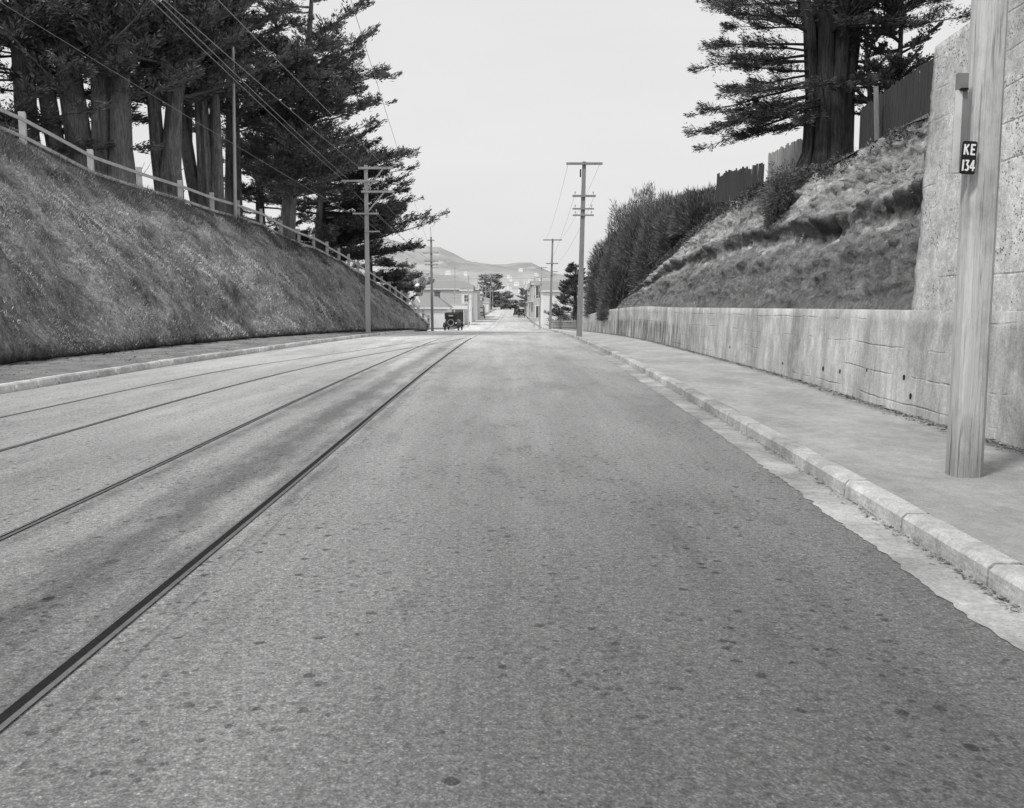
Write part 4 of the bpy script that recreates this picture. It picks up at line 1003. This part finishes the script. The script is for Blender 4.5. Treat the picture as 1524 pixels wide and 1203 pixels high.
# left : hip roofed cottage
hA = house('cottage', -13.6, -8.3, 113, 121, Z(113) - .1, 1.55, 3.35, 'white walled cottage with grey hipped roof and brick chimney behind the end of the fence', wins=((-12.6, .3, .9, 1.2),), hip=2.2, chim=(-9.9, 3.5), swins=((115, .2, 1, 1.3), (118, .2, 1, 1.3)), side=1)
b = MB(); b.prism([(-1.9 - 1.1, 2.6), (-1.9 + .9, 2.6), (-1.9 - .9, 5.0)], -1.4, -1.2)
b = MB()
b.bar((-2.6, -1.6, 1.4), (-1.5, -1.6, 4.7), .16, .22); b.bar((-1.5, -1.6, 4.7), (-.7, -1.6, 3.4), .16, .2); b.build('gable_bargeboard', M['trim'], hA)
house('long_building', -17, -6.6, 168, 182, Z(168), 5.2, 6.9, 'long pale building with low ridged roof behind the cottage', wall='gwall', hip=3, cat='building', swins=((171, 3.6, 1.2, 1.4), (176, 3.6, 1.2, 1.4)), side=1)
house('villa', -8.6, -6.9, 150, 160, Z(150), 4.6, 5.6, 'narrow white end wall building beside the left roadside poles', cat='building', wins=((-7.8, 3.2, .7, 1.1),), swins=((153, 1, 1.5, 1.5),), side=1)
house('shop', -9.6, -6.95, 192, 212, Z(192), 3.4, 4.4, 'far left shop with white lower wall beside the distant van', cat='shop', wins=((-8.2, 1.2, 1.6, 1.5),), wall='gwall')
# shop with verandah on the left
sh = empty('verandah_shop', (-8.7, 132, Z(132)), 'low corner shop with white verandah fascia behind the nearest car', 'shop')
zb = 0
b = MB(); b.box((0, 4, 1.5), (3.2, 8, 3.4)); b.build('wall', M['gwall'], sh)
b = MB(); b.box((.5, -1.2, 2.75), (4.4, 2.4, .1)); b.build('verandah_roof', M['roof'], sh)
b = MB(); b.box((.5, -2.45, 2.6), (4.5, .08, .5)); b.build('fascia', M['canopy'], sh)
for xx in (-1.6, .2, 1.6, 2.6): b = MB(); b.box((xx, -2.35, 1.2), (.1, .1, 2.5)); b.build('post', M['trim'], sh)
for xx in (-.8, .8): b = MB(); b.box((xx, -.03, 1.2), (1.3, .06, 1.5)); b.build('window', M['win'], sh)
# right side
house('white_house', 4.6, 11.5, 132, 142, Z(132), 4.1, 5.6, 'white two storey house with grey roof behind the second right hand pole', wins=((7.6, 3.2, .8, 1.1), (7.3, .9, .9, 1.2)), along='x', hip=.1)
rs = house('shop', 3.7, 8, 152, 176, Z(152), 5.7, 6.6, 'two storey shop with dark upper windows facing the street on the right', wall='gwall', cat='shop', wins=((4.6, 4.3, 1.0, 2.0), (6.3, 4.3, 1.0, 2.0), (4.6, .9, 1.0, 2)), swins=tuple((y_, 4.3, 2, 2) for y_ in (156, 161, 166, 171)) + tuple((y_, .9, 2.6, 2) for y_ in (157, 165)), side=-1)
b = MB(); b.box((-2.6, 10, 2.6 + .9), (1.2, 20, .12)); b.build('awning', M['roofl'], rs)
house('shop', 3.9, 8, 196, 215, Z(196), 4.6, 5.4, 'pale shop standing beyond the cars parked on the right', wall='gwall', cat='shop', wins=((5.2, 3.4, 1, 1.5),), swins=((200, 3.3, 2, 1.6), (207, 3.3, 2, 1.6)), side=-1)
house('cottage', 6.6, 13, 76, 84, Z(76), 3.3, 5.2, 'cottage with pale iron gable roof half hidden by the hedge', roof='roofl', wall='gwall', along='x', hip=3.0, wins=((7.6, 2.2, .8, .9),))
house('cottage', -15.5, -9.5, 238, 250, Z(238), 3.9, 5.8, 'pale cottage roof showing left of the far pine', wall='gwall', roof='roofl', hip=2, wins=((-12.5, 2.4, 1, 1.2),))
house('cottage', -11.5, -7.6, 285, 296, Z(285), 3.6, 5.2, 'small white cottage below the left side of the far pine', hip=1, wins=((-9.5, 2, 1, 1.2),))
house('cottage', 4.6, 9, 245, 256, Z(245), 4.2, 6.2, 'white gabled cottage beyond the pale shop on the right', along='y', wins=((6.8, 2.6, 1.1, 1.3),))
house('cottage', 4.4, 9.5, 306, 318, Z(306), 4.6, 6.6, 'farthest pale cottage on the right near the top of the road', wall='gwall', roof='roofl', wins=((6, 3.2, 1, 1.2), (8, 3.2, 1, 1.2)))
# picket fence
pf = [Vector((4.15, 97, Z(97) + .1)), Vector((5.4, 95.5, Z(95) + .1)), Vector((6.9, 94, Z(94) + .1))]
palings('picket_fence', pf, 1.05, M['pale'], 'low ragged picket fence beside the dark conifer', .16, .12, gapk=.6)
# trees by the houses
spray_tree('conifer_tree', (7.4, 103, Z(103)), [[(0, 0, 0, .25), (0, 0, 3, .2), (0, 0, 7.4, .04)]],
    lambda r: (lambda t_: (0, t_, r.uniform(0, 6.28), 3.0 * (1.12 - t_) + .2, r.uniform(-.1, .15)))(r.uniform(.05, 1)), 'dark conifer beside the white house behind the leaning pole', M['barkd'], M['leafr'], limbs=80, subs=10, seed=51, blade=(.2, .4), bw=(.05, .1), up=.15, per=22)
shrub((5.9, 100, Z(100)), 1.2, 1.2, 1.6, 3000, M['shrub'], 'small round bush behind the picket fence', 'garden_bush', 52, (.15, .3), (.05, .1))
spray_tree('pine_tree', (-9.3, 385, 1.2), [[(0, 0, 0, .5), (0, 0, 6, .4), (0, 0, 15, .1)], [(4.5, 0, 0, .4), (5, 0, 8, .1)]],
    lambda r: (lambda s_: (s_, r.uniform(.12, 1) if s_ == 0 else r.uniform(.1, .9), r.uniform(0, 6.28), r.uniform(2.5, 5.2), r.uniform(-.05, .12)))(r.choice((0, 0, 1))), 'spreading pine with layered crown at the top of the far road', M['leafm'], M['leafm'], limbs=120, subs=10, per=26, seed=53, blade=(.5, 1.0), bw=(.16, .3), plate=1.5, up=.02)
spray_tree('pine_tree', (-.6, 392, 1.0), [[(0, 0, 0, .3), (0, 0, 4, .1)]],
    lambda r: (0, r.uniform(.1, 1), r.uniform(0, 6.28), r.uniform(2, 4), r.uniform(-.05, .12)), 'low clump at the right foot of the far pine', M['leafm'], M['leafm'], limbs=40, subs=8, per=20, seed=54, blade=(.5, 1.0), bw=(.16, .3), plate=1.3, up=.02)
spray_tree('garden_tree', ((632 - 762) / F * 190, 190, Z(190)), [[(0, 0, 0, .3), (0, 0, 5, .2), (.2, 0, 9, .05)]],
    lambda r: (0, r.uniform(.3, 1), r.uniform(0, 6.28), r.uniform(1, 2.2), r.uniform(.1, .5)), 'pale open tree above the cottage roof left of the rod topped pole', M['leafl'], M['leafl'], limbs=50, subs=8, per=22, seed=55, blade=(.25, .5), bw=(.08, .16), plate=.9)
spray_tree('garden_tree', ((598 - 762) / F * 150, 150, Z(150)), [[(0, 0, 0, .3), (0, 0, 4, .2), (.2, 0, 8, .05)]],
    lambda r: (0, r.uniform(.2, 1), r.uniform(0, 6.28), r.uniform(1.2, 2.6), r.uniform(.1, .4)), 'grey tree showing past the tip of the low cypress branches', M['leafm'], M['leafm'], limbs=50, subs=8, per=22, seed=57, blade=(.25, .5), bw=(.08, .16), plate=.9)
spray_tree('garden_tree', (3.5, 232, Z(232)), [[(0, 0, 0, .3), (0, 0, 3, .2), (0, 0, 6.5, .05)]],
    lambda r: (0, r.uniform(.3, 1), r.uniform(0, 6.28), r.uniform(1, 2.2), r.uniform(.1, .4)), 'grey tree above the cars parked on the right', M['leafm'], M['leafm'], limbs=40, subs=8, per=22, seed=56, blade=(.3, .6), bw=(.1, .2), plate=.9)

# ================================================================= CARS
def wheel(parent, c, r=.38, w=.11, nm='wheel', axis='x', tyre='tyre', rim='rim'):
    c = Vector(c); e = bpy.data.objects.new(nm, None)
    def ring(b, r0, r1, hw, N=20):
        prof = [(r0, -hw * .6), (r1 - .02, -hw), (r1, -hw * .5), (r1, hw * .5), (r1 - .02, hw), (r0, hw * .6)]
        vs = []; n = len(prof)
        for k in range(N):
            a = 2 * PI * k / N
            for (rr, hh) in prof:
                q = (hh, math.cos(a) * rr, math.sin(a) * rr) if axis == 'x' else (math.cos(a) * rr, hh, math.sin(a) * rr)
                vs.append(Vector(q) + c)
        fs = [(k * n + j, ((k + 1) % N) * n + j, ((k + 1) % N) * n + (j + 1) % n, k * n + (j + 1) % n) for k in range(N) for j in range(n)]
        b.add(vs, fs)
    b = MB(); ring(b, r * .74, r, w / 2); ty_ = b.build(nm, M[tyre], parent)
    b = MB(); ring(b, r * .62, r * .735, w * .3)
    for k in range(10):
        a = 2 * PI * k / 10; d = Vector((0, math.cos(a), math.sin(a))) if axis == 'x' else Vector((math.cos(a), 0, math.sin(a)))
        b.bar(c + d * r * .12, c + d * r * .64, .03, .035)
    for s_ in (-1, 1):
        ax = Vector((1, 0, 0)) if axis == 'x' else Vector((0, 1, 0))
    b.tube([c - ax * w * .4, c + ax * w * .4], r * .15, 10); b.build('rim', M[rim], ty_)
def make_car(loc, label, body='car', top='hood', name='parked_car', rz=0):
    t = empty(name, loc, label, 'car', 'old cars parked beside the road', rz)
    b = MB()   # tub, cowl and bonnet as one shaped shell (rear towards -y)
    secs = [(-1.75, .50, .55, 1.10), (-1.6, .62, .5, 1.2), (-.9, .68, .48, 1.22), (.0, .68, .48, 1.2), (.55, .62, .5, 1.18), (.75, .40, .52, 1.12), (1.75, .30, .55, 1.02), (1.8, .27, .6, .98)]
    vs = []; 
    for (y, hw, z0, z1) in secs: vs += [(-hw * .9, y, z0), (hw * .9, y, z0), (hw, y, z0 + .15), (hw, y, z1 - .12), (hw * .85, y, z1), (-hw * .85, y, z1), (-hw, y, z1 - .12), (-hw, y, z0 + .15)]
    fs = [(k * 8 + j, k * 8 + (j + 1) % 8, (k + 1) * 8 + (j + 1) % 8, (k + 1) * 8 + j) for k in range(len(secs) - 1) for j in range(8)] + [tuple(range(7, -1, -1)), tuple(range((len(secs) - 1) * 8, len(secs) * 8))]
    b.add(vs, fs); b.build('body', M[body], t)
    b = MB()   # fabric top: sloping rear panel and roof
    b.prismx([(-1.62, 1.18), (-1.72, 1.75), (-1.55, 1.9), (.5, 1.93), (.62, 1.86), (.55, 1.82), (-1.35, 1.78), (-1.2, 1.18)], -.66, .66); tp_ = b.build('folding_top', M[top], t)
    b = MB(); b.box((0, -1.715, 1.58), (.5, .03, .16)); b.build('rear_window', M['glass'], tp_)
    for s_ in (-1, 1):
        b = MB(); b.bar((s_ * .62, .55, 1.18), (s_ * .62, .5, 1.84), .05); b.build('windscreen_post', M[body], t)
        for yc in (-1.2, 1.35):
            b = MB(); out = []
            N = 8; A = [(yc + math.cos(a) * .5, .38 + math.sin(a) * .48) for a in [PI * k / N for k in range(N + 1)]]; B = [(yc + math.cos(a) * .45, .36 + math.sin(a) * .44) for a in [PI * k / N for k in range(N + 1)]][::-1]
            b.prismx(A + B, s_ * .64, s_ * .86); b.build('mudguard', M[body], t)
            wheel(t, (s_ * .72, yc, .38))
        b = MB(); b.box((s_ * .74, .08, .42), (.24, 1.7, .05)); b.build('running_board', M[body], t)
        b = MB(); b.tube([(s_ * .42, 1.8, 1.0), (s_ * .42, 1.9, 1.0), (s_ * .42, 1.94, 1.0)], [.06, .1, .1], 10); b.build('headlight', M['rim'], t)
    b = MB(); b.box((0, -1.2, .38), (1.3, .09, .09)); b.build('rear_axle', M['tyre'], t)
    b = MB(); b.box((.55, -1.86, .82), (.22, .02, .12)); b.build('number_plate', M['palecar'], t)
    wheel(t, (0, -1.88, .86), .36, .13, 'spare_wheel', 'y', 'rim', 'tyre')
    return t
car1 = make_car((-6.25, 93.5, Z(93) + .0), 'black open tourer car with spare wheel seen from behind beside the left fence end', rz=-.08)
for i, (x, y, rz, lab) in enumerate(((2.15, 200, .0, 'nearer of the two dark cars parked at the right far down the road'), (1.15, 208, .0, 'farther car partly hidden left of the other parked car at right'))):
    c = copy_tree(car1); c.location = (x, y, zr(y)); c.rotation_euler = (0, 0, rz); c['label'] = lab
# van
vn = empty('parked_van', (-6.6, 187, Z(187)), 'tall boxy dark van with pale rear panel parked far down on the left', 'van')
b = MB(); b.prismx([(-1.8, .6), (-1.8, 2.35), (-1.6, 2.5), (.6, 2.5), (.8, 1.5), (1.9, 1.35), (1.95, .6)], -.78, .78); b.build('body', M['carg'], vn)
b = MB(); b.box((0, -1.83, 1.75), (.95, .04, .7)); b.build('rear_window', M['palecar'], vn)
b = MB(); b.box((0, -1.83, .95), (.9, .05, .25)); b.build('rear_panel', M['palecar'], vn)
for s_ in (-1, 1):
    for yc in (-1.2, 1.3): wheel(vn, (s_ * .74, yc, .4), .4, .14)
    b = MB(); b.box((s_ * .86, -1.2, .86), (.2, .9, .05)); b.build('mudguard', M['carg'], vn)

# ================================================================= HILLS
def hill(name, pts, Yc, depth, m, rough, foot=-14, seed=0):
    """pts: ridge line samples (px,row)"""
    px = [p[0] for p in pts]; rw = [p[1] for p in pts]
    xs = np.linspace(-1.1 * Yc, 1.1 * Yc, 150); NV = 26; V = []
    for x in xs:
        p_ = 762 + F * x / Yc; row = float(np.interp(p_, px, rw)); zt_ = H + (460 - row) / F * Yc * 1.01
        for k in range(NV):
            u = k / (NV - 1); y = Yc - depth * (1 - u) if u <= 1 else Yc
            z = foot + (zt_ - foot) * (u ** 1.25) + rough * noise.fractal(Vector((x / 140 + seed, y / 180, 0)), 1, 2, 5) * min(1, u * 4) * (1 - .75 * u) + rough * .12 * noise.noise(Vector((x / 30, y / 30, 0))) * u
            V.append((x, y, z))
        V.append((x, Yc + depth * .6, foot))
    nv = NV + 1
    o = fastmesh(name, V, [(i * nv + j, (i + 1) * nv + j, (i + 1) * nv + j + 1, i * nv + j + 1) for i in range(len(xs) - 1) for j in range(nv - 1)], m, smooth=True); o['kind'] = 'structure'; return o
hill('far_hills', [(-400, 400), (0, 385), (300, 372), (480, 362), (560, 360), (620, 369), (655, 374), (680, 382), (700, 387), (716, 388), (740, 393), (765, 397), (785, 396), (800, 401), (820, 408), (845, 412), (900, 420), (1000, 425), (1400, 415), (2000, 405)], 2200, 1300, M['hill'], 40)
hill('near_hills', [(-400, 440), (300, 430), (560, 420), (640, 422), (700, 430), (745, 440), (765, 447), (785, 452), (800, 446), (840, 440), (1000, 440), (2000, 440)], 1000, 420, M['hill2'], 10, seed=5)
rr = random.Random(3)
def dist_house(x, y, z, w, label):
    t = empty('distant_house', (x, y, z), label, 'house', 'pale houses on the distant hillside')
    b = MB(); b.box((0, 0, 2), (w, w * .8, 8)); b.build('wall', M['dist'], t)
    b = MB(); gable_roof(b, -w / 2, w / 2, -w * .4, w * .4, 6, 9.5, hip=w * .2); b.build('roof', M['distr'], t)
far_list = [(rr.uniform(738, 812), rr.uniform(418, 441), rr.uniform(4, 7), 'tiny pale house in the cluster low on the distant hill') for _ in range(26)]
for (px, row, w, lab) in ((667, 410, 14, 'wide pale house on the far hill left of the level span wire'), (703, 390, 9, 'small pale house high on the far hill'), (693, 411, 8, 'pale house on the hill above the long building'), (775, 405, 11, 'pale house on the hill beneath the ridge at right'), (757, 415, 9, 'pale hillside house above the middle of the road'), (770, 426, 9, 'pale house low on the hill above the road end'), (798, 412, 9, 'pale hillside house beside the third right pole'), (748, 433, 8, 'small house at the hill foot right of the pine')) + tuple(far_list):
    # stand each on the hill surface
    hit = None
    r = ray(px, row)
    for Y in np.arange(600, 2190, 6):
        x = r[0] / r[1] * Y; z = H + r[2] / r[1] * Y
        u = 1 - (2200 - Y) / 1300
        if u <= 0: continue
        p_ = 762 + F * x / 2200; rw = float(np.interp(p_, [620, 655, 680, 700, 716, 740, 765, 785, 800, 820], [369, 374, 382, 387, 388, 393, 397, 396, 401, 408])); zt_ = H + (460 - rw) / F * 2200 * 1.01
        zs_ = -14 + (zt_ + 14) * u ** 1.25 + 40 * noise.fractal(Vector((x / 140, Y / 180, 0)), 1, 2, 5) * min(1, u * 4) * (1 - .75 * u)
        if zs_ >= z: hit = (x, Y, zs_); break
    if hit: dist_house(hit[0], hit[1], hit[2] - 2, w * .6 * hit[1] / 1300, lab)

# ================================================================= LIGHT, SKY, CAMERA
SUN_EL = math.radians(50); SUN_AZ = math.radians(228)     # compass style: 0 = +Y, clockwise; behind the camera and a little to the left
sd = Vector((math.sin(SUN_AZ) * math.cos(SUN_EL), math.cos(SUN_AZ) * math.cos(SUN_EL), math.sin(SUN_EL)))
li = bpy.data.lights.new('sun', 'SUN'); li.energy = 2.7; li.angle = math.radians(9); li.color = (1, .99, .975)
lo = bpy.data.objects.new('sun', li); COL.objects.link(lo); lo.rotation_euler = (-sd).to_track_quat('-Z', 'Y').to_euler()
w = bpy.data.worlds.new("World"); sc.world = w; w.use_nodes = True; nt = w.node_tree
bg = nt.nodes['Background']; sky = nt.nodes.new('ShaderNodeTexSky'); sky.sky_type = 'NISHITA'; sky.sun_disc = False
sky.sun_elevation = SUN_EL; sky.sun_rotation = SUN_AZ; sky.air_density = 1.5; sky.dust_density = 5; sky.ozone_density = 1
bw = nt.nodes.new('ShaderNodeRGBToBW'); nt.links.new(sky.outputs[0], bw.inputs[0])
mr = nt.nodes.new('ShaderNodeMapRange'); mr.inputs[1].default_value = 0; mr.inputs[2].default_value = 20; mr.inputs[3].default_value = 7.5; mr.inputs[4].default_value = 10.8
nt.links.new(bw.outputs[0], mr.inputs[0])
# faint high haze streaks
nz = nt.nodes.new('ShaderNodeTexNoise'); nz.inputs['Scale'].default_value = 2.2; nz.inputs['Detail'].default_value = 5
tc = nt.nodes.new('ShaderNodeTexCoord'); mpp = nt.nodes.new('ShaderNodeMapping'); mpp.inputs['Scale'].default_value = (1, 1, 4); nt.links.new(tc.outputs['Generated'], mpp.inputs[0]); nt.links.new(mpp.outputs[0], nz.inputs['Vector'])
mr2 = nt.nodes.new('ShaderNodeMapRange'); mr2.inputs[1].default_value = .3; mr2.inputs[2].default_value = .7; mr2.inputs[3].default_value = .96; mr2.inputs[4].default_value = 1.04; nt.links.new(nz.outputs['Fac'], mr2.inputs[0])
mm = nt.nodes.new('ShaderNodeMath'); mm.operation = 'MULTIPLY'; nt.links.new(mr.outputs[0], mm.inputs[0]); nt.links.new(mr2.outputs[0], mm.inputs[1])
nt.links.new(mm.outputs[0], bg.inputs['Color']); bg.inputs['Strength'].default_value = .1

cam = bpy.data.cameras.new('camera'); co = bpy.data.objects.new('camera', cam); COL.objects.link(co); sc.camera = co
cam.sensor_width = 36; cam.lens = 36 * F / 1524; cam.clip_end = 9000; cam.clip_start = .05
co.location = (0, 0, H); co.rotation_euler = (math.pi / 2 - PITCH, 0, 0)
sc.view_settings.view_transform = 'Standard'; sc.view_settings.look = 'None'; sc.view_settings.exposure = 0
sc.render.engine = 'CYCLES'; sc.cycles.max_bounces = 3; sc.cycles.diffuse_bounces = 2
